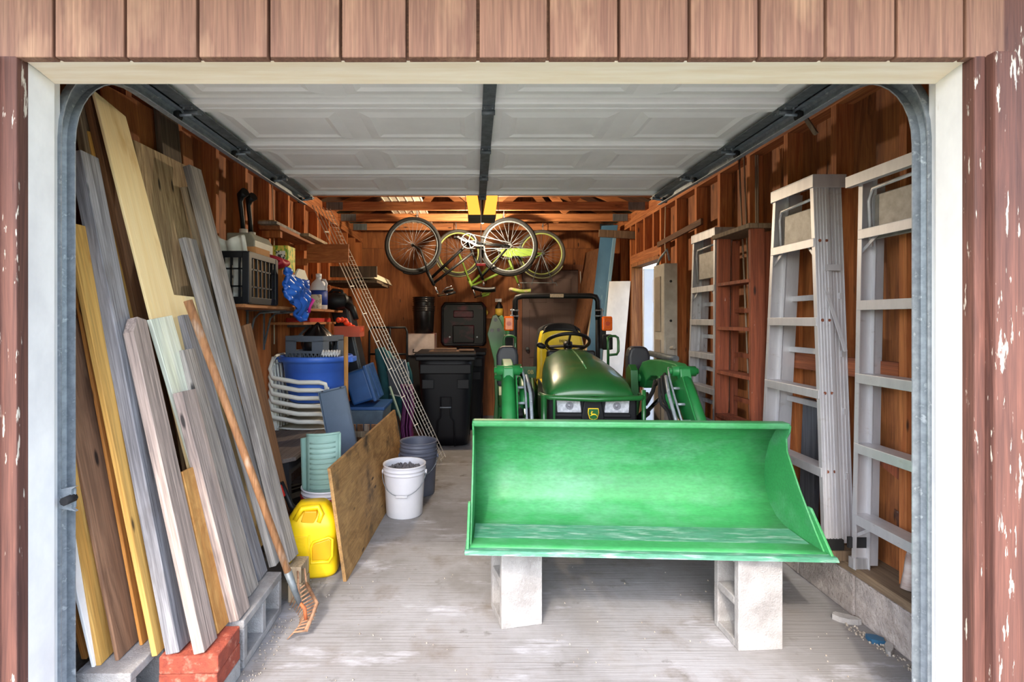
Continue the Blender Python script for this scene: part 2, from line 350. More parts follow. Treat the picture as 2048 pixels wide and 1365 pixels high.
obj('end_blocking', B().bb(XL-0.06, XL-0.02, YF, YB, ZC, ZC+0.09).bb(XR+0.02, XR+0.06, YF, YB, ZC, ZC+0.09), M_plateY, ce)

# ---- front: header siding boards, posts, white jambs
wf = struct('wall_front', B().bb(-4.0, OL-0.11, 1.47, 1.53, -0.1, 2.7).bb(OR+0.14, 4.2, 1.47, 1.53, -0.1, 2.7).bb(-4.0, 4.2, 1.475, 1.53, OZ+0.04, 2.8), M_sidG)
gx = [-185, -37, 107, 250, 395, 537, 681, 814, 956, 1097, 1238, 1379, 1519, 1651, 1793, 1930, 2013]
sidD = 1.43
for i in range(len(gx)-1):
    x0 = (gx[i]-VX)/FPX*sidD; x1 = (gx[i+1]-VX)/FPX*sidD
    g_ = 0.0045
    obj('siding_board', B().bb(x0+g_, x1-g_, sidD, sidD+0.03, 2.152+R.uniform(-.001, .001), 2.8), M_sid, wf, bevel=0.003)
obj('header_beam', B().bb(-1.55, 1.53, sidD+0.028, 1.474, 2.158, 2.8), wood('header wood', (150, 110, 80), (118, 80, 58), 'x'), wf)
M_post = wood('peeling brown post', (110, 70, 58), (84, 52, 44), 'z', c3=(206, 196, 180), k=30, lo3=0.64, hi3=0.67, s3=(60, 60, 8), rnd=0.03, knots=None)
obj('corner_post', B().bb(-1.46, OL-0.055, 1.40, 1.47, 0.0, 2.158), M_post, wf, bevel=0.006); obj('corner_post', B().bb(OL-0.054, OL-0.003, 1.43, 1.47, 0.0, 2.158), M_post, wf, bevel=0.004)
obj('corner_post', B().bb(-1.75, -1.462, 1.41, 1.47, 0.0, 2.158), M_post, wf, bevel=0.004)
obj('corner_post', B().bb(1.432, 1.464, 1.43, 1.47, 0.0, 2.158), M_post, wf, bevel=0.004); obj('corner_post', B().bb(1.465, 1.528, 1.405, 1.47, 0.0, 2.158), M_post, wf, bevel=0.006)
for x0, x1 in ((1.53, 1.625), (1.63, 1.83), (1.835, 2.04)): obj('siding_board', B().bb(x0, x1, 1.445, 1.475, 0.0, 2.8), M_post, wf, bevel=0.003)
for x0, x1 in ((-2.0, -1.755), (-2.25, -2.005)): obj('siding_board', B().bb(x0, x1, 1.445, 1.475, 0.0, 2.158), M_sid, wf, bevel=0.003)
tr = struct('trim_1', B().bb(OL-0.10, OL-0.02, 1.475, 1.60, 0, 2.2).bb(OR+0.02, OR+0.12, 1.475, 1.60, 0, 2.2).bb(OL-0.1, OR+0.12, 1.475, 1.60, OZ+0.02, 2.24), M_white)
# white stops, splayed a little so that their inner face shows
obj('jamb_stop', B().prism([(OL-0.02, 1.46), (OL-0.004, 1.46), (OL, 1.557), (OL-0.02, 1.557)], 'z', 0, OZ+0.02), M_white, tr, bevel=0.002)
obj('jamb_stop', B().prism([(OR+0.02, 1.46), (OR-0.004, 1.46), (OR, 1.557), (OR+0.02, 1.557)], 'z', 0, OZ+0.02), M_white, tr, bevel=0.002)
obj('head_stop', B().prism([(1.46, OZ+0.022), (1.46, OZ+0.018), (1.50, OZ+0.012), (1.557, OZ), (1.557, OZ+0.022)], 'x', OL, OR), mat('warm lit white paint', (250, 238, 214), (240, 222, 190), scale=(3, 40, 40), rough=0.55), tr)  # white head stop, warm light bounced from the ground put into its colour
obj('jamb_stud', B().bb(OL-0.20, OL-0.10, 1.53, 1.62, 0, 2.5).bb(OR+0.12, OR+0.25, 1.53, 1.62, 0, 2.5).bb(OL-0.2, OR+0.25, 1.53, 1.57, OZ+0.02, 2.6), M_stud, wf)
# closing returns between opening and side walls
obj('front_sheet', B().bb(XL-0.09, OL-0.09, 1.535, 1.55, 0, ZC).bb(OR+0.10, XR+0.09, 1.535, 1.55, 0, ZC).bb(XL-0.09, XR+0.09, 1.535, 1.55, OZ+0.02, 3.2), M_ply, wf)

# ---- side door, open, seen through the right wall; bright yard beyond
d3 = struct('door_3', B().bb(0, 0.04, 0, 0.80, 0.02, 2.0), mat('white door', (226, 230, 236), (214, 219, 228), scale=(2, 2, 2), rough=0.5))
d3.location = (XR+0.13, DY1-0.01, 0); d3.rotation_euler = (0, 0, math.radians(-92))
for y0, y1 in ((0.10, 0.37), (0.44, 0.71)):
    for z0, z1 in ((0.2, 0.8), (0.95, 1.5), (1.6, 1.88)): obj('raised_panel', B().bb(-0.006, 0.046, y0, y1, z0, z1), MATS['white door'], d3, bevel=0.01)
obj('door_knob', B().sph((-0.05, 0.74, 0.95), 0.03), mat('brass', (190, 150, 80), rough=0.3, metal=1), d3)
t2 = struct('trim_2', B().bb(XR-0.002, XR+0.13, DY1-0.005, DY1+0.028, 0.0, DZ).bb(XR-0.002, XR+0.13, DY0-0.028, DY0+0.005, 0.0, DZ).bb(XR-0.002, XR+0.13, DY0, DY1, DZ-0.02, DZ+0.018), wood('door jamb wood', (168, 112, 66), (128, 78, 44), 'z'))

# ---- overhead sectional door, open
M_gd = mat('door panel paint', (244, 243, 236), (236, 235, 228), scale=(4, 4, 4), rough=0.5)
GW, GX = 2.74, 0.065; ZG = 2.375
dr = struct('door_1', B().bb(GX-GW/2, GX+GW/2, 1.732, 3.862, ZG+0.03, ZG+0.045), M_gd)
tilt = [0.0, 0.0, 0.004, 0.016]
for k in range(4):
    y0 = 1.732+0.5335*k; y1 = y0+0.528
    b = B().bb(GX-GW/2, GX+GW/2, y0+0.05, y1-0.05, ZG+0.006, ZG+0.03)
    s_ = obj('door_section', b, M_gd, dr, bevel=0.003)
    obj('section_rail', B().bb(GX-GW/2, GX+GW/2, y0, y0+0.045, ZG-0.017, ZG+0.03), M_gd, s_, bevel=0.006); obj('section_rail', B().bb(GX-GW/2, GX+GW/2, y1-0.045, y1, ZG-0.017, ZG+0.03), M_gd, s_, bevel=0.006)
    for q in range(4):
        xa = GX-GW/2+0.10+q*0.655+ (0.03 if q > 1 else 0); xb = xa+0.555
        pr = B()
        o_ = [(xa, y0+0.085), (xb, y0+0.085), (xb, y1-0.085), (xa, y1-0.085)]; i_ = [(xa+0.05, y0+0.135), (xb-0.05, y0+0.135), (xb-0.05, y1-0.135), (xa+0.05, y1-0.135)]
        f_ = [(xa+0.075, y0+0.155), (xb-0.075, y0+0.155), (xb-0.075, y1-0.155), (xa+0.075, y1-0.155)]
        vs = [(x, y, ZG+0.006) for x, y in o_]+[(x, y, ZG-0.004) for x, y in i_]+[(x, y, ZG+0.0045) for x, y in f_]
        pr.add(vs, [(0, 1, 5, 4), (1, 2, 6, 5), (2, 3, 7, 6), (3, 0, 4, 7), (4, 5, 9, 8), (5, 6, 10, 9), (6, 7, 11, 10), (7, 4, 8, 11), (8, 9, 10, 11)])
        obj('raised_panel', pr, M_gd, s_)
    for xs, w in ((GX-GW/2+0.03, 0.06), (GX+GW/2-0.03, 0.06), (GX, 0.055)):
        st = obj('section_stile', B().bb(xs-w/2, xs+w/2, y0, y1, ZG-0.023, ZG-0.017), M_galvd, s_)
for k in range(5):
    y = 1.732+0.5335*k-0.003
    for xs, sg in ((GX-GW/2+0.03, -1), (GX+GW/2-0.03, 1), (GX, 0)):
        h = B().bb(xs-0.028, xs+0.028, y-0.05, y+0.05, ZG-0.029, ZG-0.023).cyl((xs-0.03, y, ZG-0.037), (xs+0.03, y, ZG-0.037), 0.012, 8)
        for a in (-0.018, 0.018):
            for c_ in (-0.035, 0.035): h.cyl((xs+a, y+c_, ZG-0.038), (xs+a, y+c_, ZG-0.02), 0.006, 6)
        hg = obj('hinge', h, M_galvd, dr)
        if sg:
            obj('roller_stem', B().cyl((xs, y, ZG-0.045), (xs+sg*0.085, y, ZG-0.05), 0.008, 8), M_galv, dr)
            obj('roller', B().cyl((xs+sg*0.055, y, ZG-0.05), (xs+sg*0.083, y, ZG-0.05), 0.022, 12), M_blkm, dr)
for sg, xs in ((-1, GX-GW/2-0.015), (1, GX+GW/2+0.015)):
    lab = 'galvanised steel door track along the left side, over the leaning lumber' if sg < 0 else 'galvanised steel door track along the right side, in front of the ladders'
    t = thing('door_track', lab, 'door track', (xs, 1.62, 0), group='overhead door tracks')
    path = [(0, 0.0, 0.02), (0, 0, 1.0), (0, 0, 1.98)]+[(0, 0.34-0.34*math.cos(a), 1.98+0.34*math.sin(a)) for a in [PI/2*i/10 for i in range(1, 11)]]+[(0, 1.2, 2.322), (0, 2.32, 2.335)]
    # C-section swept along the path
    sec = [(-0.006, -0.028), (0.022, -0.028), (0.030, -0.016), (0.030, 0.016), (0.022, 0.028), (-0.006, 0.028)]
    g = []
    for i, p in enumerate(path):
        p = Vector(p); q0 = Vector(path[max(i-1, 0)]); q1 = Vector(path[min(i+1, len(path)-1)]); tn = (q1-q0).normalized(); nn = Vector((1, 0, 0)).cross(tn)
        g.append([p+Vector((sg*u, 0, 0))+nn*v for u, v in sec])
    b = B(); k = len(sec); vs = [v for r_ in g for v in r_]
    b.add(vs, [(i*k+j, i*k+j+1, (i+1)*k+j+1, (i+1)*k+j) for i in range(len(g)-1) for j in range(k-1)])
    obj('track_channel', b, M_galv, t, solid=0.004)
    obj('mounting_angle', B().bb(min(sg*0.030, sg*0.034), max(sg*0.030, sg*0.034), -0.075, 0.03, 0.0, 1.95).bb(min(sg*0.034, sg*0.075), max(sg*0.034, sg*0.075), -0.05, -0.045, 0.0, 1.95), M_galv, t)
    obj('support_angle', B().bb(min(sg*0.034, sg*0.038), max(sg*0.034, sg*0.038), 0.42, 2.32, 2.318, 2.385).bb(min(sg*0.002, sg*0.038), max(sg*0.002, sg*0.038), 0.42, 2.32, 2.381, 2.385), M_galvd, t)
    obj('hanger_bracket', B().bar((sg*0.04, 2.26, 2.32), (sg*0.06, 2.30, 2.60), 0.05, 0.005, (0, 1, 0)).bb(-0.02, 0.05, 2.22, 2.34, 2.365, 2.371), M_galv, t)
    if sg < 0:
        obj('track_bracket', B().bb(0.0, 0.045, -0.02, -0.016, 0.80, 0.86).prism([(0.0, 0.80), (0.055, 0.79), (0.04, 0.80), (0.04, 0.86), (0.055, 0.87), (0.0, 0.86)], 'y', -0.03, -0.02), M_galv, t); obj('bolt', B().cyl((0.036, -0.055, 0.83), (0.036, -0.015, 0.83), 0.014, 8), M_blkm, t)
# ================================================================== TRACTOR
M_grn = mat('tractor green', (30, 96, 44), (24, 84, 38), scale=(4, 4, 4), rough=0.35, coat=0.3, c3=(70, 140, 80), s3=(60, 14, 14), lo3=0.68, hi3=0.8)
M_grnL = mat('loader green', (34, 124, 62), (26, 108, 52), scale=(6, 6, 6), rough=0.45, c3=(90, 150, 104), s3=(50, 50, 14), lo3=0.66, hi3=0.8)
M_bkt = mat('worn bucket green', (58, 142, 82), (44, 126, 70), scale=(2.2, 3, 5), rough=0.5, c3=(92, 150, 116), s3=(3.2, 5, 5), lo3=0.46, hi3=0.80, detail=8, bump=0.03, fine=(34, 120, 90), fine_amt=0.2)
M_bktf = mat('scuffed bucket floor', (78, 134, 112), (52, 122, 88), scale=(5, 24, 24), rough=0.5, c3=(150, 176, 166), s3=(8, 60, 40), lo3=0.5, hi3=0.72, detail=8, fine=(20, 140, 60), fine_amt=0.3)
M_yel = mat('seat yellow', (230, 200, 40), (216, 186, 30), scale=(8, 8, 8), rough=0.5)
M_amb = mat('amber lens', (240, 110, 14), (220, 90, 8), scale=(80, 80, 80), rough=0.25, coat=0.5)
M_lens = mat('headlight lens', (222, 224, 228), (176, 178, 184), scale=(60, 60, 60), rough=0.15, metal=0.15, coat=1.0)
TY = math.radians(-2.5)
tr_ = thing('tractor', 'green compact tractor with front loader and raised backhoe, bucket resting on blocks', 'tractor', (0.735, 2.135, 0), TY)
TM = Matrix.Translation((0.735, 2.135, 0)) @ Matrix.Rotation(TY, 4, 'Z'); TI = TM.inverted()
def TP(px, py, d): return TI @ P(px, py, d)
# bucket
prof = [(0.0, 0.412), (0.12, 0.407), (0.24, 0.403), (0.31, 0.406), (0.38, 0.425), (0.44, 0.465), (0.48, 0.53), (0.495, 0.60), (0.482, 0.69), (0.445, 0.78), (0.39, 0.85), (0.315, 0.893)]
bk = obj('bucket', B().grid(lambda u, v: Vector((-0.752+1.504*u, *((lambda t, i: (prof[i][0]*(1-t)+prof[i+1][0]*t, prof[i][1]*(1-t)+prof[i+1][1]*t))(min(v*11-min(int(v*11), 10), 1), min(int(v*11), 10))))), 9, 34), M_bkt, tr_, solid=0.007)
side = prof[:]+[(0.285, 0.905), (0.262, 0.895), (0.268, 0.865), (0.295, 0.83), (0.29, 0.77), (0.19, 0.62), (0.075, 0.475), (0.02, 0.415)]
for sx in (-1, 1):
    a = 0.752*sx; obj('side_plate', B().prism(side, 'x', a-0.004, a+0.004), M_bkt, bk, bevel=0.002)
    obj('side_cutter', B().prism([(-0.03, 0.40), (0.16, 0.40), (0.15, 0.56), (0.125, 0.56)], 'x', sx*0.757, sx*0.769), M_bkt, bk, bevel=0.003)
obj('cutting_edge', B().prism([(-0.045, 0.398), (0.10, 0.398), (0.10, 0.409), (-0.03, 0.413)], 'x', -0.775, 0.775), M_bktf, bk, bevel=0.003)
obj('top_rail', B().bb(-0.757, 0.757, 0.268, 0.33, 0.878, 0.908), M_bkt, bk, bevel=0.009)
obj('floor_wear_strip', B().bb(-0.74, 0.74, 0.10, 0.26, 0.4085, 0.4115), M_bktf, bk)
# loader
for sx in (-1, 1):
    x = 0.56*sx
    rear = [(1.98, 0.86), (2.0, 0.98), (1.88, 1.065), (1.68, 1.10), (1.42, 1.115), (1.15, 1.115), (1.06, 1.09), (1.04, 1.02), (1.10, 0.94), (1.22, 0.87), (1.30, 0.90), (1.40, 0.965), (1.52, 0.99), (1.66, 0.975), (1.76, 0.93), (1.84, 0.86)]
    la = obj('loader_arm', B().prism(rear, 'x', x-0.035, x+0.035), M_grnL, tr_, bevel=0.008)
    obj('boom_tube', B().tube([(x, 1.14, 1.07), (x, 0.98, 0.92), (x, 0.62, 0.56)], 0.046, 14), M_grnL, la)
    obj('arm_plate', B().prism([(1.16, 0.98), (1.06, 0.88), (0.52, 0.40), (0.50, 0.56), (0.66, 0.70), (0.98, 1.05)], 'x', x-sx*0.052, x-sx*0.044), M_grnL, la, bevel=0.003)
    pb = B()
    for yy, zz in ((1.10, 1.07), (1.95, 0.93), (0.62, 0.55)): pb.cyl((x-0.075, yy, zz), (x+0.075, yy, zz), 0.034, 14).cyl((x-0.092, yy, zz), (x+0.092, yy, zz), 0.02, 10)
    split('pivot_boss', pb, M_grnL, la)
    xi = x-sx*0.10
    ms = obj('loader_mast', B().prism([(1.86, 0.42), (2.06, 0.42), (2.06, 0.80), (2.0, 1.0), (1.93, 1.04), (1.86, 1.0), (1.84, 0.8)], 'x', xi-0.03, xi+0.03).prism([(1.80, 0.40), (2.12, 0.40), (2.12, 0.50), (1.80, 0.50)], 'x', min(0.2*sx, xi), max(0.2*sx, xi)), M_grn, tr_, bevel=0.006)
    lc = obj('lift_cylinder', B().tube([(xi, 1.92, 0.56), (xi, 1.55, 0.72)], 0.03, 12), M_blk, tr_)
    obj('piston_rod', B().tube([(xi, 1.56, 0.715), (xi, 1.22, 0.885)], 0.014, 10), M_chrome, lc)
    tcy = obj('tilt_cylinder', B().tube([(xi, 1.18, 1.0), (xi, 0.98, 0.86)], 0.03, 12).cyl((xi-0.03, 1.18, 1.0), (xi+0.03, 1.18, 1.0), 0.025, 10), M_grnL, tr_)
    obj('piston_rod', B().tube([(xi, 0.98, 0.86), (xi, 0.66, 0.64)], 0.014, 10), M_chrome, tcy)
    xo = x-sx*0.075
    hs = B()
    for q in range(3):
        o_ = 0.018*q
        hs.tube([(xo-sx*o_, 1.30, 0.99-o_), (xo-sx*(0.02+o_), 1.16, 1.045-o_), (xo-sx*(0.05+o_), 1.06, 0.99-o_*2), (xo-sx*(0.04+o_), 1.06, 0.90-o_), (xo-sx*(0.02+o_), 1.0, 0.83), (xo-sx*(0.02+o_), 0.9, 0.74)], 0.0105, 8)
    hs.tube([(xo, 1.42, 0.97), (xo-sx*0.03, 1.38, 0.90), (xo-sx*0.07, 1.36, 0.84), (xo-sx*0.06, 1.44, 0.80), (xo-sx*0.02, 1.55, 0.86)], 0.014, 8)
    split('hydraulic_hose', hs, M_rubber, tr_)
    ft = B()
    for q in range(3): ft.cyl((xo-sx*(0.02+0.018*q), 0.93, 0.765), (xo-sx*(0.02+0.018*q), 0.86, 0.70), 0.013, 6)
    for q in range(4): ft.cyl((x-sx*0.05, 1.02-0.09*q, 0.97-0.085*q), (x-sx*0.10, 1.02-0.09*q, 0.97-0.085*q), 0.009, 6)
    ft.tube([(x-sx*0.085, 1.12, 1.09), (x-sx*0.10, 1.06, 1.03), (x-sx*0.105, 0.95, 0.92), (x-sx*0.105, 0.70, 0.66)], 0.007, 6).tube([(x-sx*0.115, 1.08, 1.04), (x-sx*0.135, 0.97, 0.94), (x-sx*0.135, 0.70, 0.64)], 0.011, 8)
    split('steel_line', ft, M_galv, tr_)
obj('cross_tube', B().cyl((-0.53, 0.80, 0.72), (0.53, 0.80, 0.72), 0.035, 12), M_grnL, tr_)
split('bucket_mount', B().bb(-0.55, -0.40, 0.51, 0.56, 0.50, 0.80).bb(0.40, 0.55, 0.51, 0.56, 0.50, 0.80).bb(-0.398, 0.398, 0.515, 0.55, 0.60, 0.68), M_grnL, tr_)
# hood
zt = [(0.0, 0.893), (0.06, 0.965), (0.15, 1.015), (0.30, 1.055), (0.5, 1.095), (0.75, 1.13), (1.0, 1.15)]
def lerp(t, tab):
    for i in range(len(tab)-1):
        if t <= tab[i+1][0]:
            a, b_ = tab[i], tab[i+1]; k = (t-a[0])/(b_[0]-a[0]); return a[1]*(1-k)+b_[1]*k
    return tab[-1][1]
def hoodf(u, v):
    s = u*2-1; y = 1.145+0.045*abs(s)**2+v*(0.98-0.0*v); w = lerp(v, [(0, 0.292), (0.2, 0.302), (0.5, 0.288), (1, 0.245)]); z0 = lerp(v, zt)
    bl = lerp(v, [(0, 0.868), (0.25, 0.875), (1, 0.90)])
    a = abs(s)
    if a < 0.72:
        q = a/0.72; x = 0.86*w*q; z = z0-(z0-bl)*0.30*q**3.0+0.006*(1-q)*(1-v)
    else:
        q = (a-0.72)/0.28; x = w*(0.86+0.14*math.sin(q*PI/2)); z = z0-(z0-bl)*(0.30+0.70*(q**1.1))
    return Vector((math.copysign(x, s), y, z))
hd = obj('hood', B().grid(hoodf, 37, 19), M_grn, tr_, solid=-0.006)
hp = [hoodf(0.5, v) for v in (0.28, 0.45, 0.62, 0.82, 0.97)]
obj('hood_highlight', B().tube([p+Vector((0, 0, 0.001)) for p in hp], [0.003, 0.007, 0.007, 0.006, 0.003], 8), mat('ridge highlight green', (96, 150, 96), rough=0.25, coat=0.5), hd)  # lighter green tube paints a highlight along the hood crest
split('side_panel', B().bb(-0.285, -0.275, 1.30, 2.10, 0.60, 0.90).bb(0.275, 0.285, 1.30, 2.10, 0.60, 0.90), M_blk, tr_)
gr = obj('grille', B().prism([(-0.27, 0.50), (0.27, 0.50), (0.293, 0.60), (0.293, 0.89), (-0.293, 0.89), (-0.293, 0.60)], 'y', 1.185, 1.32), M_blk, tr_, bevel=0.015)
for k in range(11):
    x = -0.20+0.04*k
    if abs(x) > 0.06: obj('grille_slat', B().bb(x-0.009, x+0.009, 1.168, 1.19, 0.56, 0.735), M_blk, gr, bevel=0.004)
obj('grille_centre', B().prism([(-0.075, 0.52), (0.075, 0.52), (0.075, 0.76), (0.055, 0.875), (-0.055, 0.875), (-0.075, 0.76)], 'y', 1.165, 1.2), M_blk, gr, bevel=0.008)
obj('light_bezel', B().bb(-0.25, 0.25, 1.172, 1.186, 0.752, 0.775), M_blk, gr, bevel=0.006)
for sx in (-1, 1):
    hl = obj('headlight', B().prism([(sx*0.075, 0.785), (sx*0.235, 0.785), (sx*0.24, 0.873), (sx*0.085, 0.873)], 'y', 1.168, 1.186), M_lens, tr_, bevel=0.006)
    obj('bulb_reflector', B().lathe([(0.026, 0), (0.022, -0.004), (0.014, -0.004), (0.010, 0.002), (0.003, 0.003)], 18, M=Matrix.Translation((sx*0.155, 1.162, 0.832)) @ Matrix.Rotation(PI/2, 4, 'X')), mat('lamp reflector', (150, 150, 156), (110, 110, 116), scale=(120, 120, 120), rough=0.3, metal=0.2), hl)
# emblem: a leaping stag in yellow on a green shield
em = obj('emblem', B().prism([(-0.034, 0.8170), (0.034, 0.8170), (0.037, 0.7870), (0.026, 0.7480), (0, 0.7400), (-0.026, 0.7480), (-0.037, 0.7870)], 'y', 1.154, 1.166), mat('emblem yellow', (236, 200, 30), rough=0.4), tr_, bevel=0.002)
obj('emblem_field', B().prism([(-0.029, 0.8120), (0.029, 0.8120), (0.032, 0.7870), (0.022, 0.7520), (0, 0.7450), (-0.022, 0.7520), (-0.032, 0.7870)], 'y', 1.150, 1.155), M_grn, em)
dz = 0.780
deer = [(-0.022, 0.006), (-0.015, 0.008), (-0.010, 0.004), (0.006, 0.003), (0.014, 0.001), (0.018, -0.004), (0.024, -0.012), (0.022, -0.015), (0.014, -0.006), (0.006, -0.005), (-0.004, -0.005), (-0.010, -0.008), (-0.022, -0.013), (-0.023, -0.010), (-0.013, -0.003), (-0.016, 0.003)]
obj('emblem_stag', B().prism([(x, z+dz) for x, z in deer], 'y', 1.147, 1.151).prism([(-0.014, dz+0.007), (-0.006, dz+0.020), (-0.004, dz+0.019), (-0.011, dz+0.006)], 'y', 1.147, 1.151).prism([(-0.016, dz+0.008), (-0.014, dz+0.021), (-0.012, dz+0.021), (-0.013, dz+0.008)], 'y', 1.147, 1.151), MATS['emblem yellow'], em)
# front guard
obj('hood_guard', B().tube([(-0.335, 1.30, 0.885), (-0.325, 1.16, 0.895), (-0.29, 1.115, 0.893), (0, 1.095, 0.885), (0.29, 1.115, 0.893), (0.33, 1.16, 0.895), (0.345, 1.30, 0.885)], 0.017, 10).tube([(-0.325, 1.15, 0.905), (-0.325, 1.145, 0.45)], 0.02, 10).tube([(0.325, 1.15, 0.94), (0.325, 1.145, 0.45)], 0.014, 10).bar((-0.262, 1.112, 0.91), (-0.262, 1.15, 0.45), 0.014, 0.03).bb(-0.33, 0.33, 1.13, 1.17, 0.43, 0.49), M_grn, tr_)
# chassis, axle, wheels
obj('chassis', B().bb(-0.16, 0.16, 1.2, 3.3, 0.36, 0.62).bb(-0.25, 0.25, 2.2, 3.2, 0.40, 0.78), M_grn, tr_, bevel=0.02)
obj('front_axle', B().bb(-0.42, 0.42, 1.52, 1.62, 0.26, 0.36), M_grn, tr_, bevel=0.01)
def wheel(x, y, r, w, sg, lugs):
    Mx = Matrix.Translation((x, y, r)) @ Matrix.Rotation(PI/2, 4, 'Y')
    t = obj('tyre', B().lathe([(r*0.52, -w*0.42), (r*0.62, -w*0.5), (r*0.86, -w*0.5), (r*0.955, -w*0.40), (r*0.965, 0), (r*0.955, w*0.40), (r*0.86, w*0.5), (r*0.62, w*0.5), (r*0.52, w*0.42)], 32, M=Mx), M_rubber, tr_)
    lb = B()
    for k in range(lugs):
        a = 2*PI*k/lugs
        for h in (-1, 1):
            a2 = a+(PI/lugs if h > 0 else 0)
            p0 = Vector((x+h*0.01, y+r*0.975*math.cos(a2), r+r*0.975*math.sin(a2))); p1 = Vector((x+h*w*0.47, y+r*0.95*math.cos(a2+0.22), r+r*0.95*math.sin(a2+0.22)))
            lb.bar(p0, p1, 0.03, 0.03, (0, math.cos(a2), math.sin(a2)))
    obj('tread_lug', lb, M_rubber, t)
    obj('rim', B().lathe([(r*0.54, -w*0.36), (r*0.5, -w*0.2), (r*0.45, 0.02), (r*0.2, 0.04*sg), (r*0.12, 0.05*sg)], 24, M=Mx), mat('rim yellow', (226, 190, 30), rough=0.45), t)
for sx in (-1, 1):
    wheel(0.43*sx, 1.57, 0.235, 0.19, sx, 14); wheel(0.46*sx, 2.78, 0.335, 0.28, sx, 16)
# fenders and operator station
for sx in (-1, 1):
    fa = [(2.30, 0.62)]+[(2.78+0.46*math.cos(a), 0.42+0.40*math.sin(a)) for a in [math.radians(165-15*i) for i in range(11)]]
    inner = [(2.78+0.43*math.cos(a), 0.42+0.37*math.sin(a)) for a in [math.radians(15+15*i) for i in range(11)]]
    obj('fender', B().prism(fa+inner, 'x', sx*0.30, sx*0.62), M_grn, tr_, bevel=0.012)
    obj('fender_panel', B().prism([(2.34, 0.45), (3.2, 0.45), (3.22, 0.78), (3.0, 0.92), (2.6, 0.90), (2.4, 0.75)], 'x', sx*0.285, sx*0.31), M_grn, tr_, bevel=0.01)
    cap = obj('fender_cap', B().prism([(sx*0.455, 0.84), (sx*0.63, 0.84), (sx*0.637, 1.10), (sx*0.615, 1.165), (sx*0.58, 1.178), (sx*0.50, 1.178), (sx*0.468, 1.162), (sx*0.452, 1.10)], 'y', 2.02, 2.14), mat('charcoal plastic', (40, 42, 50), (34, 36, 42), rough=0.5), tr_, bevel=0.025, seg=3)
    obj('cap_bracket', B().bb(min(sx*0.50, sx*0.57), max(sx*0.50, sx*0.57), 2.10, 2.45, 0.74, 0.86), M_blk, tr_)
    gh = [(sx*0.45, 2.75, 0.90), (sx*0.45, 2.75, 1.18), (sx*0.45, 2.77, 1.225), (sx*0.48, 2.79, 1.24), (sx*0.53, 2.80, 1.24), (sx*0.555, 2.80, 1.225), (sx*0.56, 2.80, 1.19), (sx*0.56, 2.80, 1.09), (sx*0.545, 2.80, 1.06), (sx*0.45, 2.77, 1.055)]
    obj('grab_handle', B().tube(gh, 0.013, 8), M_grn, tr_)
obj('dashboard', B().prism([(2.05, 0.75), (2.28, 0.75), (2.30, 1.02), (2.22, 1.135), (2.10, 1.14)], 'x', -0.2, 0.2), M_blk, tr_, bevel=0.015)
obj('floor_deck', B().bb(-0.5, 0.5, 2.05, 2.75, 0.42, 0.45), M_blk, tr_)
cst = Vector((0.0, 2.33, 1.195)); Ms = Matrix.Translation(cst) @ Matrix.Rotation(math.radians(-27), 4, 'X')
sw = obj('steering_wheel', B().tube([Ms @ Vector((0.19*math.cos(a), 0.19*math.sin(a), 0)) for a in [2*PI*i/36 for i in range(36)]], 0.0155, 8, closed=True), M_blk, tr_)
sp = B()
for a in (0.5, PI-0.5, -PI/2): sp.bar(Ms @ Vector((0, 0, -0.03)), Ms @ Vector((0.185*math.cos(a), 0.185*math.sin(a), 0)), 0.035, 0.012, (0, 0.3, 0.1))
sp.cyl(Ms @ Vector((0, 0, -0.05)), Ms @ Vector((0, 0, 0.0)), 0.04, 12)
obj('wheel_spoke', sp, M_blk, sw); obj('steering_column', B().cyl(Ms @ Vector((0, 0, -0.03)), (0, 2.20, 1.02), 0.03, 12), M_blk, tr_)
obj('throttle_lever', B().tube([(-0.16, 2.25, 1.12), (-0.23, 2.24, 1.165)], 0.006, 6).lathe([(0.004, -0.05), (0.02, -0.04), (0.026, 0), (0.018, 0.03), (0.002, 0.036)], 12, M=Matrix.Translation((-0.25, 2.24, 1.175)) @ Matrix.Rotation(-1.2, 4, 'Y')), M_blk, tr_)
obj('signal_stalk', B().cyl((-0.13, 2.2, 1.06), (-0.135, 2.2, 1.12), 0.008, 8), M_amb, tr_)
st = obj('seat', B().grid(lambda u, v: Vector(((u*2-1)*(0.235-0.055*v**2.2)*(1-0.04*math.sin(v*6)), 2.78+0.10*v-0.05*(u*2-1)**2, 0.80+0.52*v-0.035*abs(u*2-1)**4*v)), 15, 15), M_yel, tr_, solid=0.07)
obj('seat_cushion', B().bb(-0.24, 0.24, 2.45, 2.86, 0.74, 0.83), M_yel, st, bevel=0.035, seg=3)
obj('seat_back_shell', B().grid(lambda u, v: Vector(((u*2-1)*(0.255-0.055*v**2.2), 2.865+0.10*v-0.05*(u*2-1)**2, 0.84+0.52*v-0.05*abs(u*2-1)**4*v)), 15, 12), M_blkm, st, solid=0.08)
obj('head_pad', B().grid(lambda u, v: Vector(((u*2-1)*(0.185-0.03*v), 2.85+0.03*v-0.04*(u*2-1)**2, 1.285+0.07*v-0.03*abs(u*2-1)**3)), 13, 6), M_blk, st, solid=0.075)
ro = obj('roll_bar', B().tube([(-0.435, 3.17, 0.62), (-0.435, 3.17, 1.55)], 0.03, 4).tube([(0.435, 3.17, 0.62), (0.435, 3.17, 1.55)], 0.03, 4), M_blk, tr_)
obj('top_bar', B().tube([(-0.435, 3.16, 1.40), (-0.435, 3.16, 1.60), (-0.42, 3.16, 1.635), (-0.36, 3.16, 1.652), (0, 3.16, 1.655), (0.36, 3.16, 1.652), (0.41, 3.16, 1.64), (0.435, 3.16, 1.60), (0.435, 3.16, 1.40)], 0.03, 8), M_blk, ro)
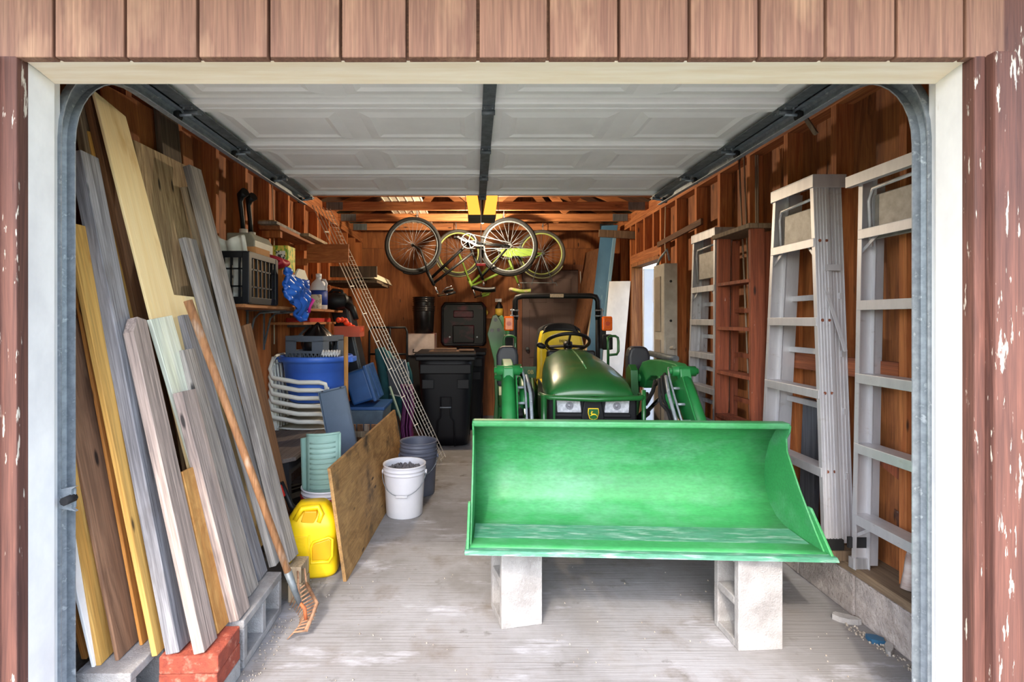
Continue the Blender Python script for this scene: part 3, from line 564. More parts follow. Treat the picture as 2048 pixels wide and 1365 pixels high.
obj('roll_bar_label', B().bb(-0.07, 0.07, 3.125, 3.129, 1.635, 1.672), mat('label cream', (210, 196, 170), (180, 160, 130), scale=(60, 60, 60)), ro)
bl = B()
for sx in (-1, 1):
    for zz in (1.44, 1.50): bl.cyl((sx*0.40, 3.14, zz), (sx*0.49, 3.14, zz), 0.011, 6)
    bl.bb(min(sx*0.465, sx*0.475), max(sx*0.465, sx*0.475), 3.11, 3.15, 1.24, 1.52)
split('roll_bar_bolt', bl, M_galv, ro)
for sx in (-1, 1):
    x = sx*0.505
    wl2 = obj('warning_lamp', B().bb(x-0.052, x+0.052, 3.02, 3.07, 1.285, 1.435), M_amb, tr_, bevel=0.016)
    obj('lamp_centre', B().cyl((x, 3.012, 1.36), (x, 3.03, 1.36), 0.024, 14), mat('amber dark', (200, 70, 6), rough=0.3), wl2)
    tl_ = obj('tail_lamp', B().bb(x-0.052, x+0.052, 3.02, 3.07, 1.09, 1.25), M_blkm, tr_, bevel=0.016)
    obj('lamp_rim', B().tube([(x+a*0.047, 3.018, 1.17+c_*0.072) for a, c_ in ((-1, -1), (1, -1), (1, 1), (-1, 1))], 0.005, 6, closed=True), M_blk if sx > 0 else mat('grey rim', (130, 120, 110)), tl_)
    obj('lamp_bracket', B().bb(min(sx*0.44, sx*0.50), max(sx*0.44, sx*0.50), 3.07, 3.12, 1.10, 1.42), M_blk, tr_)
text_mesh('seat_lettering', 'DEERE', 0.034, mat('dark print', (40, 60, 40)), st, Matrix.Translation((0.03, 2.79, 1.19)) @ Matrix.Rotation(PI/2-0.19, 4, 'X'))
text_mesh('fender_lettering', '0B', 0.05, mat('gold print', (206, 180, 96)), tr_, Matrix.Translation((-0.33, 2.33, 0.93)) @ Matrix.Rotation(PI/2, 4, 'X')); obj('number_plate', B().bb(-0.40, -0.28, 2.332, 2.34, 0.88, 0.98), M_grn, tr_)
# backhoe behind
bh = obj('backhoe_boom', B().prism([tuple((TP(a, c_, 6.1).x, TP(a, c_, 6.1).z)) for a, c_ in ((975, 668), (985, 632), (993, 629), (1000, 640), (1012, 664), (1013, 700), (1006, 800), (1000, 868), (984, 868), (990, 800), (988, 720))], 'y', 3.78, 3.83).prism([tuple((TP(a, c_, 6.1).x+0.07, TP(a, c_, 6.1).z-0.01)) for a, c_ in ((985, 632), (993, 629), (1000, 640), (1012, 664), (1013, 700), (1006, 800), (1000, 868), (988, 868))], 'y', 3.92, 3.97), M_grn, tr_, bevel=0.006)
pn = B()
for a, c_ in ((984, 661), (997, 660), (991, 640)): q = TP(a, c_, 6.0); pn.cyl((q.x, 3.75, q.z), (q.x, 4.0, q.z), 0.022, 10)
split('boom_pin', pn, M_galvd, bh)
obj('backhoe_cylinder', B().tube([(-0.43, 3.88, 1.38), (-0.40, 3.9, 0.75)], 0.035, 12), M_blk, tr_); obj('backhoe_frame', B().bb(-0.5, 0.5, 3.45, 3.75, 0.30, 0.62).bb(-0.62, -0.50, 3.6, 3.7, 0.05, 0.75).bb(0.50, 0.62, 3.6, 3.7, 0.05, 0.75).bb(-0.60, -0.40, 3.70, 4.0, 0.40, 0.75), M_grn, tr_, bevel=0.01)
split('stabiliser_foot', B().bb(-0.70, -0.45, 3.55, 3.75, 0.0, 0.05).bb(0.45, 0.70, 3.55, 3.75, 0.0, 0.05), M_grn, tr_)
# lower front support parts at floor level beside the wheels
# ---- concrete blocks
def block_mesh(cores=True):
    b = B(); w, h = 0.194, 0.392
    b.bb(-w/2, w/2, -w/2, -w/2+0.032, 0, h).bb(-w/2, w/2, w/2-0.032, w/2, 0, h)
    for z0, z1 in ((0, 0.032), (h/2-0.018, h/2+0.018), (h-0.032, h)): b.bb(-w/2, w/2, -w/2+0.032, w/2-0.032, z0, z1)
    return b
def cblock(loc, rot, label, eul=None):
    o = single('concrete_block', block_mesh(), M_conc, label, 'block', None, group='concrete blocks', bevel=0.004)
    o.location = loc; o.rotation_euler = eul or (0, 0, rot); return o
a = on_z(1003, 1261); c_ = on_z(1082, 1250)
th = math.atan2(c_.y-a.y, c_.x-a.x); u = Vector((math.cos(th), math.sin(th), 0)); v = Vector((-math.sin(th), math.cos(th), 0))
cblock(a+u*0.097+v*0.097, th, 'upright concrete block under the left end of the green bucket')
a = on_z(1476, 1304); th = math.radians(3); u = Vector((math.cos(th), math.sin(th), 0)); v = Vector((-math.sin(th), math.cos(th), 0))
cblock(a+u*0.099+v*0.097, th, 'upright concrete block under the right end of the green bucket')
# ================================================================== RIGHT WALL: ladders and leaning things
M_aluS = mat('scuffed aluminium', (198, 197, 199), (188, 187, 190), scale=(30, 30, 6), rough=0.45, metal=0.45, c3=(164, 157, 152), s3=(14, 14, 26), lo3=0.62, hi3=0.82)
M_rust = mat('rust', (132, 72, 44), (96, 48, 28), scale=(40, 40, 40), rough=0.9)
M_redw = wood('red stained wood', (146, 76, 46), (112, 54, 32), 'z', c3=(214, 204, 190), lo3=0.70, hi3=0.74, s3=(60, 60, 9), k=34)
M_oldw = wood('old grey wood', (130, 108, 84), (96, 78, 60), 'z')
def step_ladder(loc, rot, W0, W1, H, steps, label, mr, lean=0.0, shelf=True, dep=0.15, rear_bars=None, rail=0.075, depth_step=0.08, hs=None, wooden=False, cap=True):
    """local x along the ladder's width, y into the wall, z up; folded"""
    t = thing('step_ladder', label, 'ladder', loc, rot, 'ladders on the right wall')
    Ry = lambda z: lean*z
    for sx in (-1, 1):
        # front rail as a channel with flanges
        x0, x1 = sx*W0/2, sx*W1/2
        b = B()
        if wooden:
            b.bar((x0, Ry(0)+rail/2, 0), (x1, Ry(H)+rail/2, H), 0.025, rail, (1, 0, 0))
        else:
            b.bar((x0, Ry(0)+rail/2, 0), (x1, Ry(H)+rail/2, H), 0.005, rail, (1, 0, 0))
            for yy in (0.0, rail): b.bar((x0-sx*0.011, Ry(0)+yy, 0), (x1-sx*0.011, Ry(H)+yy, H), 0.024, 0.004, (1, 0, 0))
            for q in range(1, 5): b.bar((x0+sx*0.003, Ry(0)+rail*q/5, 0.02), (x1+sx*0.003, Ry(H)+rail*q/5, H-0.02), 0.006, 0.006, (1, 0, 0))
        obj('front_rail', b, mr, t)
        xr0, xr1 = sx*(W0/2-0.020), sx*(W1/2-0.018); b = B(); d2 = dep-rail
        if wooden: b.bar((xr0, Ry(0)+rail+d2/2+0.004, 0.02), (xr1, Ry(H)+rail+d2/2+0.004, H-0.02), 0.022, d2*0.8, (1, 0, 0))
        else:
            b.bar((xr0, Ry(0)+rail+d2/2+0.004, 0.02), (xr1, Ry(H)+rail+d2/2+0.004, H-0.02), 0.005, d2*0.94, (1, 0, 0))
            for q in range(0, 5): b.bar((xr0+sx*0.003, Ry(0)+rail+0.008+d2*0.9*q/4, 0.03), (xr1+sx*0.003, Ry(H)+rail+0.008+d2*0.9*q/4, H-0.03), 0.003, 0.004, (1, 0, 0))
        obj('rear_rail', b, mr, t)
        if not wooden: obj('foot', B().bar((x0, Ry(0)+rail/2, 0), (x0, Ry(0)+rail/2, 0.05), 0.03, rail+0.01, (1, 0, 0)), M_rubber if sx > 0 else M_alu, t)
    for k, z in enumerate(steps):
        w = W0+(W1-W0)*z/H-0.006
        b = B().box(0, Ry(z)+depth_step/2-0.006, z, w, depth_step, 0.004).box(0, Ry(z)-0.004, z-0.021, w, 0.004, 0.042).box(0, Ry(z)+depth_step-0.01, z-0.012, w, 0.004, 0.024)
        if wooden: b = B().box(0, Ry(z)+0.045, z, w, 0.10, 0.022)
        obj('step', b, mr, t, bevel=0.0015)
        if not wooden and k in (0, len(steps)-1):
            br = B()
            for sx in (-1, 1): br.bar((sx*w*0.49, Ry(z)+0.01, z-0.10), (sx*w*0.26, Ry(z)+0.02, z-0.02), 0.014, 0.004, (0, 0, 1))
            split('step_brace', br, mr, t)
    rb = B()
    for z in (rear_bars if rear_bars is not None else [s_+0.12 for s_ in steps[:-1]]):
        w = W0+(W1-W0)*z/H-0.02; rb.box(0, Ry(z)+dep-0.02, z, w, 0.018, 0.03)
    split('rear_bar', rb, mr, t)
    if wooden: obj('top_cap', B().box(0, Ry(H)+dep/2, H+0.012, W1+0.07, dep+0.05, 0.03), M_oldw, t, bevel=0.004)
    else:
        if cap: obj('top_cap', B().box(0, Ry(H)+dep/2, H+0.002, W1+0.03, dep+0.02, 0.006).box(0, Ry(H)-0.008, H-0.03, W1+0.03, 0.005, 0.06).box(W1/2+0.013, Ry(H)+dep/2, H-0.03, 0.004, dep+0.02, 0.065).box(-W1/2-0.013, Ry(H)+dep/2, H-0.03, 0.004, dep+0.02, 0.065), mr, t, bevel=0.002)
        rv = B()
        for z in steps:
            w = W0+(W1-W0)*z/H
            for sx in (-1, 1): rv.cyl((sx*(w/2+0.001), Ry(z)+0.02, z-0.012), (sx*(w/2+0.007), Ry(z)+0.02, z-0.012), 0.008, 8).cyl((sx*(w/2+0.001), Ry(z)+0.055, z-0.012), (sx*(w/2+0.007), Ry(z)+0.055, z-0.012), 0.007, 8)
        split('rivet', rv, M_rust, t)
        obj('spreader', B().bar((W1/2+0.012, Ry(H*0.7)+0.03, H*0.74), (W0/2+0.0, Ry(H*0.5)+dep*0.6, H*0.52), 0.004, 0.016, (1, 0, 0)).box(W0/2+(W1-W0)/2*0.74+0.01, Ry(H*0.74)+dep*0.5, H*0.745, 0.005, 0.08, 0.03), mr, t)
    if shelf and not wooden:
        zs = hs or H-0.25
        sh = obj('paint_shelf', B().box(0, Ry(zs)+0.035, zs, W1*0.74, 0.012, 0.20), mat('grey shelf metal', (150, 146, 140), (126, 122, 116), scale=(20, 20, 20), rough=0.5, metal=0.3), t, bevel=0.004)
        obj('shelf_arm', B().tube([(-W1*0.42, Ry(zs)+0.03, zs-0.13), (-W1*0.42, Ry(zs)+0.02, zs+0.08), (-W1*0.36, Ry(zs)+0.02, zs+0.13), (W1*0.40, Ry(zs)+0.02, zs+0.14)], 0.008, 8), mr, t)
    return t
RZ = -PI/2
# tall ladder in the middle of the right wall: near rail at y 2.45, far rail 2.87
step_ladder((1.70, 2.70, 0.29), RZ, 0.56, 0.33, 1.84, [0.03, 0.38, 0.76, 1.12, 1.52], 'tall scuffed aluminium step ladder with a grey paint shelf below its cap', M_aluS, lean=0.010, rear_bars=[0.34, 0.655, 0.94, 1.23])
single('timber_offcut', B().bb(1.69, 1.84, 2.40, 2.55, 0.241, 0.289), M_oldw, 'short timber offcut under the foot of the tall aluminium ladder', 'wood block', (1.76, 2.47, 0.241))
single('timber_offcut', B().bb(1.69, 1.84, 2.90, 3.02, 0.241, 0.289), M_oldw, 'timber offcut under the far foot of the tall aluminium ladder', 'wood block', (1.76, 2.96, 0.241))
# nearest ladder, half hidden by the track
t2l = step_ladder((1.765, 2.10, 0.241), RZ, 0.47, 0.40, 1.80, [0.257, 0.587, 0.91, 1.245, 1.57], 'aluminium step ladder nearest the door, half hidden behind the right track', M_aluS, lean=0.004, shelf=True, depth_step=0.085, dep=0.10, hs=1.62, rail=0.065, rear_bars=[], cap=False)
obj('rubber_strap', B().box(-0.235, 0.03, 0.12, 0.012, 0.10, 0.05), M_blkm, t2l); obj('long_cap', B().bar((-0.24, -0.012, 1.80), (0.36, -0.012, 1.80), 0.03, 0.05, (0, 1, 0)), M_aluS, t2l)
# smaller ladder and wooden ladder further back
step_ladder((1.70, 3.78, 0.241), RZ, 0.48, 0.36, 1.82, [0.16+0.25*k for k in range(6)], 'smaller dented aluminium step ladder with a paper label, behind the wooden ladder', M_alu, lean=0.02, dep=0.13)
wlad = step_ladder((1.68, 3.265, 0.241), RZ, 0.46, 0.40, 1.72, [0.2+0.3*k for k in range(5)], 'red painted wooden step ladder splattered with white', M_redw, lean=0.005, dep=0.14, wooden=True, rail=0.085)
single('ladder_label_panel', B().box(0, 0, 0, 0.06, 0.002, 0.20), mat('paper label', (206, 194, 164), (60, 56, 50), scale=(60, 60, 60), lo=0.52, hi=0.58), 'torn paper label stuck on the smaller aluminium ladder', 'label', None).location = (1.79, 3.575, 1.84)
# old grey panelled unit leaning past the side door
t = thing('tailgate_panel', 'old grey moulded panel with a bracket leaning beside the side door', 'panel', (1.70, 4.55, 0.241), RZ)
M_gp = mat('old grey paint', (170, 164, 154), (142, 136, 126), scale=(5, 5, 5), rough=0.7)
obj('panel_body', B().bb(-0.13, 0.13, -0.02, 0.10, 0.0, 1.66), M_gp, t, bevel=0.006)
for z0, z1 in ((0.12, 0.55), (0.62, 0.98), (1.05, 1.55)): obj('panel_inset', B().bb(-0.07, 0.06, -0.03, -0.018, z0, z1), mat('panel inset grey', (138, 126, 112), (120, 108, 96), scale=(5, 5, 5), rough=0.8), t, bevel=0.006)
hb = B()
for z in (0.4, 0.8, 1.15, 1.5): hb.cyl((0.128, 0.04, z), (0.1325, 0.04, z), 0.012, 10)
split('bolt_hole', hb, M_blkm, t)
obj('hinge_bracket', B().bb(0.13, 0.145, 0.0, 0.07, 0.82, 1.0).cyl((0.14, 0.035, 0.91), (0.22, 0.035, 0.92), 0.016, 10), M_gp, t, bevel=0.003)
obj('top_handle', B().tube([(-0.10, 0.0, 1.66), (0.02, -0.01, 1.72), (0.15, 0.0, 1.78), (0.10, 0.04, 1.69)], 0.011, 8), M_galv, t)
# tall panels standing in the back right corner
M_bl = mat('blue painted panel', (72, 116, 148), (60, 102, 134), scale=(3, 3, 2), rough=0.45, c3=(120, 158, 180), s3=(20, 20, 4), lo3=0.66, hi3=0.8)
def lean_panel(name, q, th, m, label, cat, **kw):
    q = [Vector(p) for p in q]; n_ = (q[1]-q[0]).cross(q[3]-q[0]).normalized()*th
    return single(name, B().quadprism(q, n_), m, label, cat, q[0], **kw)
b = B().quadprism([P(1184, 720, 6.0), P(1214, 720, 6.0), P(1252, 432, 5.95), P(1224, 430, 5.95)], (0, 0.03, 0)); bz = [P(1206, 720, 5.97), P(1211, 720, 5.97), P(1247, 440, 5.92), P(1242, 440, 5.92)]
qb = [on_z(1145, 872, 0.0)]
def corner(px0, px1, d0, d1, zt, dx, z0=0.0):
    """panel standing on the floor at depth d0..d1, its foot at pixel columns px0, px1, the top pushed over by dx"""
    a = Vector(((px0-VX)/FPX*d0, d0, z0)); b_ = Vector(((px1-VX)/FPX*d1, d1, z0)); return [a, b_, b_+Vector((dx, 0, zt-z0)), a+Vector((dx, 0, zt-z0))]
lean_panel('leaning_panel', corner(1120, 1150, 6.9, 6.35, 2.32, 0.38), 0.03, wood('brown panel wood', (126, 84, 54), (98, 62, 38), 'z'), 'brown wood panel with a pale edge leaning in the back right corner', 'panel')
pe = corner(1146, 1151, 6.33, 6.30, 2.33, 0.38); lean_panel('pale_board', pe, 0.03, mat('pale edge', (214, 190, 160), (190, 160, 124), scale=(20, 20, 3)), 'narrow pale board edge between the brown and blue panels', 'board')
lean_panel('leaning_panel', corner(1155, 1187, 6.25, 6.20, 2.57, 0.30), 0.03, M_bl, 'tall blue painted panel leaning in the back right corner', 'panel')
lean_panel('blue_ribbed_strip', corner(1180, 1186, 6.16, 6.16, 2.45, 0.285), 0.02, mat('light blue strip', (126, 166, 192), rough=0.4), 'light blue raised strip along the tall blue panel', 'strip')
lean_panel('leaning_panel', corner(1192, 1234, 6.02, 5.97, 1.86, 0.16), 0.03, M_white, 'white panel leaning beside the side door jamb', 'panel')
single('wall_cleat', B().bar(P(1198, 467, 5.86), P(1272, 471, 5.86), 0.03, 0.085, (0, 1, 0)), M_oldw, 'grey timber cleat across the top of the blue panel', 'board', P(1235, 469, 5.86))
single('extension_pole', B().cyl((1.66, 6.98, 0.003), (1.56, 7.22, 1.55), 0.012, 8).cyl((1.56, 7.22, 1.55), (1.54, 7.24, 2.10), 0.008, 8), mat('pole white', (214, 208, 200), rough=0.4), 'thin pale extension pole leaning right of the brown back door', 'pole', (1.66, 6.98, 0.003))
single('electric_cord', B().tube([(-1.64, 4.06, 2.50), (-1.634, 4.08, 2.2), (-1.64, 4.10, 1.9), (-1.638, 4.10, 1.2)], 0.006, 6), mat('cord', (196, 178, 150), rough=0.6), 'pale cable running down the left wall above the long shelf', 'cable', (-1.64, 4.08, 1.2))
# thin rods leaning between the studs
for i, (a, c_, w) in enumerate(((1478, 1503, 0.006), (1488, 1508, 0.005), (1512, 1512, 0.007), (1516, 1514, 0.005))):
    p1 = on_x(a, 310, 1.865); p0 = Vector((1.862, on_x(c_, 500, 1.84).y+0.02, 0.242))
    single('metal_rod', B().cyl(p0, p1, w, 6), mat('rod', (170, 150, 130), rough=0.5, metal=0.3), ['leftmost thin rod standing in the stud bay behind the wooden ladder', 'second thin rod from the left in the stud bay behind the wooden ladder', 'third thin rod from the left behind the wooden ladder', 'rightmost thin rod standing behind the wooden ladder'][i], 'rod', p0, 'rods in the stud bay')
# white wire cord down the stud by the door
single('electric_cord', B().tube([(1.862, 4.86, 2.5), (1.858, 4.87, 2.2), (1.862, 4.84, 1.9), (1.86, 4.90, 1.6)], 0.005, 6), mat('cord', (196, 178, 150), rough=0.6), 'pale cable running down the stud beside the side door', 'cable', (1.862, 4.86, 1.6))
single('pipe', B().tube([P(1299, 707, 4.6), P(1335, 715, 4.25), P(1352, 718, 4.05)], 0.026, 10), M_galvd, 'dark metal pipe sticking out behind the right loader arm', 'pipe', P(1299, 707, 4.6))
single('screwdriver_handle', B().bar(on_x(1602, 222, 1.50), on_x(1632, 268, 1.53), 0.016, 0.016, (0, 0, 1)), M_oldw, 'wooden stick poking out of the right door roller', 'stick', on_x(1602, 222, 1.50))
# saw, rods and offcuts on the sill
M_saw = mat('rusty steel', (104, 66, 48), (72, 44, 34), scale=(30, 30, 30), rough=0.8, metal=0.3, c3=(140, 120, 108))
sa = on_x(1752, 1090, 1.93); sb = on_x(1838, 1160, 1.93); sw0 = []
for i in range(19):
    t_ = i/18; p = Vector((1.935, 1.78+0.5*t_, 0.30+0.14*t_)); sw0.append(p+Vector((0, 0, 0.018 if i % 2 else 0.0)))
q = [Vector((p.y, p.z)) for p in sw0]
poly = [(p.y, p.z) for p in sw0]+[(2.30, 0.53), (1.78, 0.40)]
single('hand_saw', B().prism(poly, 'x', 1.933, 1.936), M_saw, 'rusty saw blade with big teeth on the sill behind the nearest ladder', 'saw', (1.935, 2.0, 0.30))
single('steel_rod', B().cyl((1.89, 1.70, 0.249), (1.90, 2.05, 0.249), 0.007, 8).sph((1.90, 2.05, 0.254), 0.013), M_galvd, 'thin steel rod lying on the wooden sill', 'rod', (1.89, 1.9, 0.242))
single('brush_handle', B().tube([(1.85, 2.14, 0.244), (1.87, 2.15, 0.32), (1.885, 2.16, 0.40)], [0.022, 0.018, 0.014], 8), mat('brown handle', (140, 96, 74), (206, 200, 196), scale=(3, 3, 12)), 'small wooden handle standing beside the nearest ladder foot', 'handle', (1.86, 2.14, 0.242))
single('red_timber_brace', B().bar((1.90, 2.42, 0.80), (1.905, 1.76, 0.55), 0.03, 0.07, (1, 0, 0)), M_redw, 'red painted timber brace behind the nearest ladder', 'board', (1.90, 2.1, 0.6))
single('grey_timber', B().bar((1.897, 2.84, 0.245), (1.897, 2.80, 0.95), 0.03, 0.12, (1, 0, 0)), wood('slate wood', (92, 94, 100), (66, 68, 74), 'z'), 'dark grey plank standing behind the tall aluminium ladder', 'board', (1.897, 2.84, 0.245))
single('metal_bracket', B().bb(1.84, 1.90, 1.80, 1.86, 0.56, 0.565).bb(1.895, 1.90, 1.80, 1.86, 0.565, 0.66), M_galv, 'small galvanised bracket fixed behind the nearest ladder', 'bracket', (1.87, 1.83, 0.56))
# rubble at the wall foot
def scrap(px, py, w, h, t, m, name, label, cat, rot):
    p = on_z(px, py); b = B(); pts = [(w/2*math.cos(a)*R.uniform(.7, 1.1), h/2*math.sin(a)*R.uniform(.7, 1.1)) for a in [2*PI*k/9 for k in range(9)]]
    b.prism(pts, 'z', 0, t); o = single(name, b, m, label, cat, None); o.location = p; o.rotation_euler = (0, 0, rot)
scrap(1690, 1243, 0.13, 0.06, 0.025, M_conc, 'mortar_chunk', 'flat chunk of mortar on the floor near the right wall', 'debris', -0.5)
scrap(1752, 1285, 0.075, 0.055, 0.02, mat('blue plastic', (40, 86, 116), (30, 70, 98), rough=0.5), 'plastic_scrap', 'crumpled blue plastic scrap by the foundation', 'debris', -0.6)
scrap(1778, 1302, 0.10, 0.03, 0.02, M_conc, 'concrete_sliver', 'pale concrete sliver beside the blue scrap', 'debris', 0.9)
pb = B()
for k in range(120):
    px = R.uniform(1690, 1840); py = 1228+(px-1690)*0.66+R.uniform(14, 30)
    p = on_z(px, py); r = R.uniform(0.002, 0.006); pb.sph((p.x, p.y, r*0.7), r, 5, 3)
for k in range(260):
    px = R.choice([R.uniform(480, 640), R.uniform(600, 1700)]); py = R.uniform(1120, 1365) if px > 640 else 1340-(px-488)*1.45+R.uniform(0, 60)
    if py < 700 or 960 < px < 1100 or 1430 < px < 1600: continue
    p = on_z(px, py); r = R.uniform(0.0015, 0.0045); pb.sph((p.x, p.y, r*0.7), r, 5, 3)
tag(obj('gravel_crumbs', pb, mat('crumbs', (176, 166, 152), (120, 108, 96), scale=(90, 90, 90), rough=0.95)), 'scattered grit and crumbs on the concrete floor', 'grit', kind='stuff')
# ================================================================== LEFT: leaning lumber
def gw(name, a, b, c3=(92, 82, 74), **kw): return wood(name, tuple(int(v*0.99) for v in a), tuple(int(v*0.92) for v in b), 'z', c3=c3, k=36, along=1.3, lo3=0.58, hi3=0.8, fine_amt=0.42, **kw)
W_grey = gw('weathered grey lumber', (178, 170, 160), (138, 130, 124))
W_blue = gw('blue grey lumber', (160, 158, 160), (124, 122, 126))
W_mauve = gw('mauve grey lumber', (188, 168, 156), (150, 134, 126))
W_tan = gw('tan lumber', (178, 158, 128), (150, 130, 104))
W_yel = wood('fresh pine', (226, 178, 96), (204, 150, 70), 'z', c3=(164, 104, 46), k=18, along=1.0, lo3=0.64, hi3=0.76)
W_or = wood('orange plywood edge', (206, 142, 66), (170, 104, 42), 'z', c3=(112, 66, 28), k=40)
W_brn = wood('brown plywood', (150, 112, 84), (112, 80, 58), 'z', c3=(178, 142, 110), k=9, along=1.2, dist=3.0)
W_pale = wood('pale plywood', (252, 226, 172), (246, 214, 152), 'z', c3=(230, 192, 128), k=12, along=0.8, bump=0.05, rnd=0.0, fine_amt=0.07, knots=None)
W_osb = wood('weathered plywood', (190, 164, 122), (138, 110, 76), 'z', k=16, along=1.4, dist=4.0)
W_mint = wood('pale green paint', (236, 238, 218), (222, 224, 198), 'z', c3=(186, 182, 150), k=20, bump=0.1, knots=None)
W_dk = gw('dark old board', (112, 92, 70), (78, 62, 46))
W_rough = wood('rough brown board', (142, 98, 62), (100, 66, 40), 'z', c3=(168, 150, 130), k=40)
BOARDS = []
def board(bx, by, zb, tx, ty, xt, w, t, m, label, name='lumber_board', yaw=0.0, cat='board', poly=None, point=0.0, bd=None):
    p0 = on_z(bx, by, zb) if bd is None else P(bx, by, bd); p1 = on_x(tx, ty, xt); a = p1-p0; L = a.length; a.normalize()
    wv = Vector((math.sin(yaw), math.cos(yaw), 0)); wv = (wv-a*wv.dot(a)).normalized(); nv = wv.cross(a)
    b = B()
    if w in (0.14, 0.15, 0.12) and t > 0.03: w = 0.092
    if poly: b.prism(poly(L), 'x', -t/2, t/2)
    elif point: b.prism([(0, 0), (w, 0), (w, L), (w*0.45, L+point*0.2), (0, L-point)], 'x', -t/2, t/2)
    else: b.box(0, w/2, L/2, t, w, L)
    o = single(name, b, m, label, cat, None, 'lumber leaning on the left wall', bevel=0.0025)
    o.matrix_world = Matrix(((nv.x, wv.x, a.x, p0.x), (nv.y, wv.y, a.y, p0.y), (nv.z, wv.z, a.z, p0.z), (0, 0, 0, 1)))
    BOARDS.append(o); return o
# farthest layer, against the studs
board(330, 1235, 0.0, 200, 165, -1.60, 0.42, 0.012, wood('orange plywood', (190, 116, 58), (156, 86, 38), 'z', c3=(120, 64, 28), k=12), 'orange plywood sheet at the back of the lumber, highest against the studs', 'plywood_sheet')
board(400, 1210, 0.0, 312, 215, -1.565, 0.16, 0.03, W_dk, 'dark weathered board near the top, behind the grainy plywood')
board(415, 1200, 0.0, 358, 262, -1.57, 0.10, 0.025, wood('amber board', (178, 112, 60), (146, 84, 42), 'z'), 'amber board right of the dark weathered board, under the door track')
board(413, 1240, 0.02, 265, 280, -1.53, 0.44, 0.014, W_osb, 'grainy weathered plywood sheet behind the L-shaped pale plywood', 'plywood_sheet')
board(330, 1250, 0.02, 148, 205, -1.565, 0.16, 0.03, W_dk if False else gw('grey brown board', (150, 130, 108), (118, 98, 80)), 'greyish brown board at far left, under the curve of the track')
board(392, 1205, 0.03, 171, 188, -1.535, 0.09, 0.03, W_rough, 'rough brown board left of the L-shaped pale plywood')
board(378, 1215, 0.05, 172, 262, -1.545, 0.05, 0.015, W_yel, 'thin yellow strip between the grey plank and the rough brown board')
board(442, 1198, 0.20, 184, 180, -1.505, 0.5, 0.012, W_pale, 'L-shaped sheet of pale tan plywood with a notch', 'plywood_sheet', poly=lambda L: [(0, 0.0), (0.50, 0.0), (0.50, L-0.86), (0.20, L-0.83), (0.17, L-0.05), (0.0, L)])
# boards standing on the bricks and the left block
board(345, 1309, 0.195, 148, 302, -1.495, 0.09, 0.05, W_blue, 'long blue-grey plank beside the left track, cut square at the top')
board(234, 1323, 0.195, 96, 640, -1.46, 0.36, 0.014, W_brn, 'brown figured plywood sheet at far left with an orange edge', 'plywood_sheet')
board(282, 1292, 0.195, 128, 470, -1.475, 0.12, 0.012, W_or, 'thin yellow plywood strip standing left of the two-ply strip', 'plywood_strip')
board(309, 1314, 0.195, 131, 445, -1.455, 0.15, 0.02, W_yel, 'yellow plywood strip with green paint dabs on its edge', 'plywood_strip')
board(196, 1333, 0.195, 108, 880, -1.40, 0.12, 0.02, W_yel, 'short yellow board with a knot behind the left track bracket')
board(168, 1320, 0.195, 116, 1120, -1.40, 0.07, 0.02, W_or, 'short amber offcut low at far left by the track')
board(186, 1336, 0.195, 124, 1075, -1.36, 0.045, 0.012, M_white, 'narrow white painted strip at far left by the track')
board(398, 1309, 0.195, 250, 640, -1.30, 0.15, 0.04, W_mauve, 'grey plank with a pointed top, standing on the red bricks', point=0.05)
board(462, 1201, 0.20, 297, 640, -1.295, 0.15, 0.018, W_mint, 'pale green painted board behind the pointed plank')
board(433, 1270, 0.197, 361, 945, -1.135, 0.13, 0.016, wood('yellow knotty plywood', (218, 164, 92), (190, 130, 64), 'z', c3=(156, 94, 40), k=10, along=5, dist=2), 'short strip of yellow knotty plywood below the pale green board', 'plywood_strip')
board(468, 1245, 0.197, 354, 786, -1.195, 0.10, 0.04, W_mauve, 'mauve grey stud cut off at mid height, standing on the concrete block')
board(492, 1196, 0.197, 359, 702, -1.255, 0.09, 0.035, W_grey, 'grey stud with a square top behind the mid height stud')
board(512, 1165, 0.197, 358, 632, -1.315, 0.14, 0.035, W_blue, 'blue-grey plank with knots behind the rake handle')
board(545, 1135, 0.197, 363, 476, -1.395, 0.10, 0.035, W_grey, 'light grey stud with a rounded top left of the tallest stud')
board(552, 1122, 0.0, 366, 374, -1.47, 0.07, 0.03, W_tan, 'slim tan stud tucked behind the tallest grey stud')
board(572, 1128, 0.197, 372, 331, -1.455, 0.12, 0.04, W_grey, 'tallest grey stud at the right end of the leaning lumber', yaw=0.1)
board(578, 1124, 0.17, 430, 560, -1.36, 0.09, 0.035, W_blue, 'blue-grey stud at the right edge of the lumber beside the gas can')
board(587, 1108, 0.0, 484, 652, -1.30, 0.10, 0.018, W_rough, 'saw-marked brown board at the right edge, leaning beside the white chairs')
board(560, 1120, 0.10, 470, 780, -1.20, 0.05, 0.012, W_yel, 'thin yellow lath showing beside the rake handle')
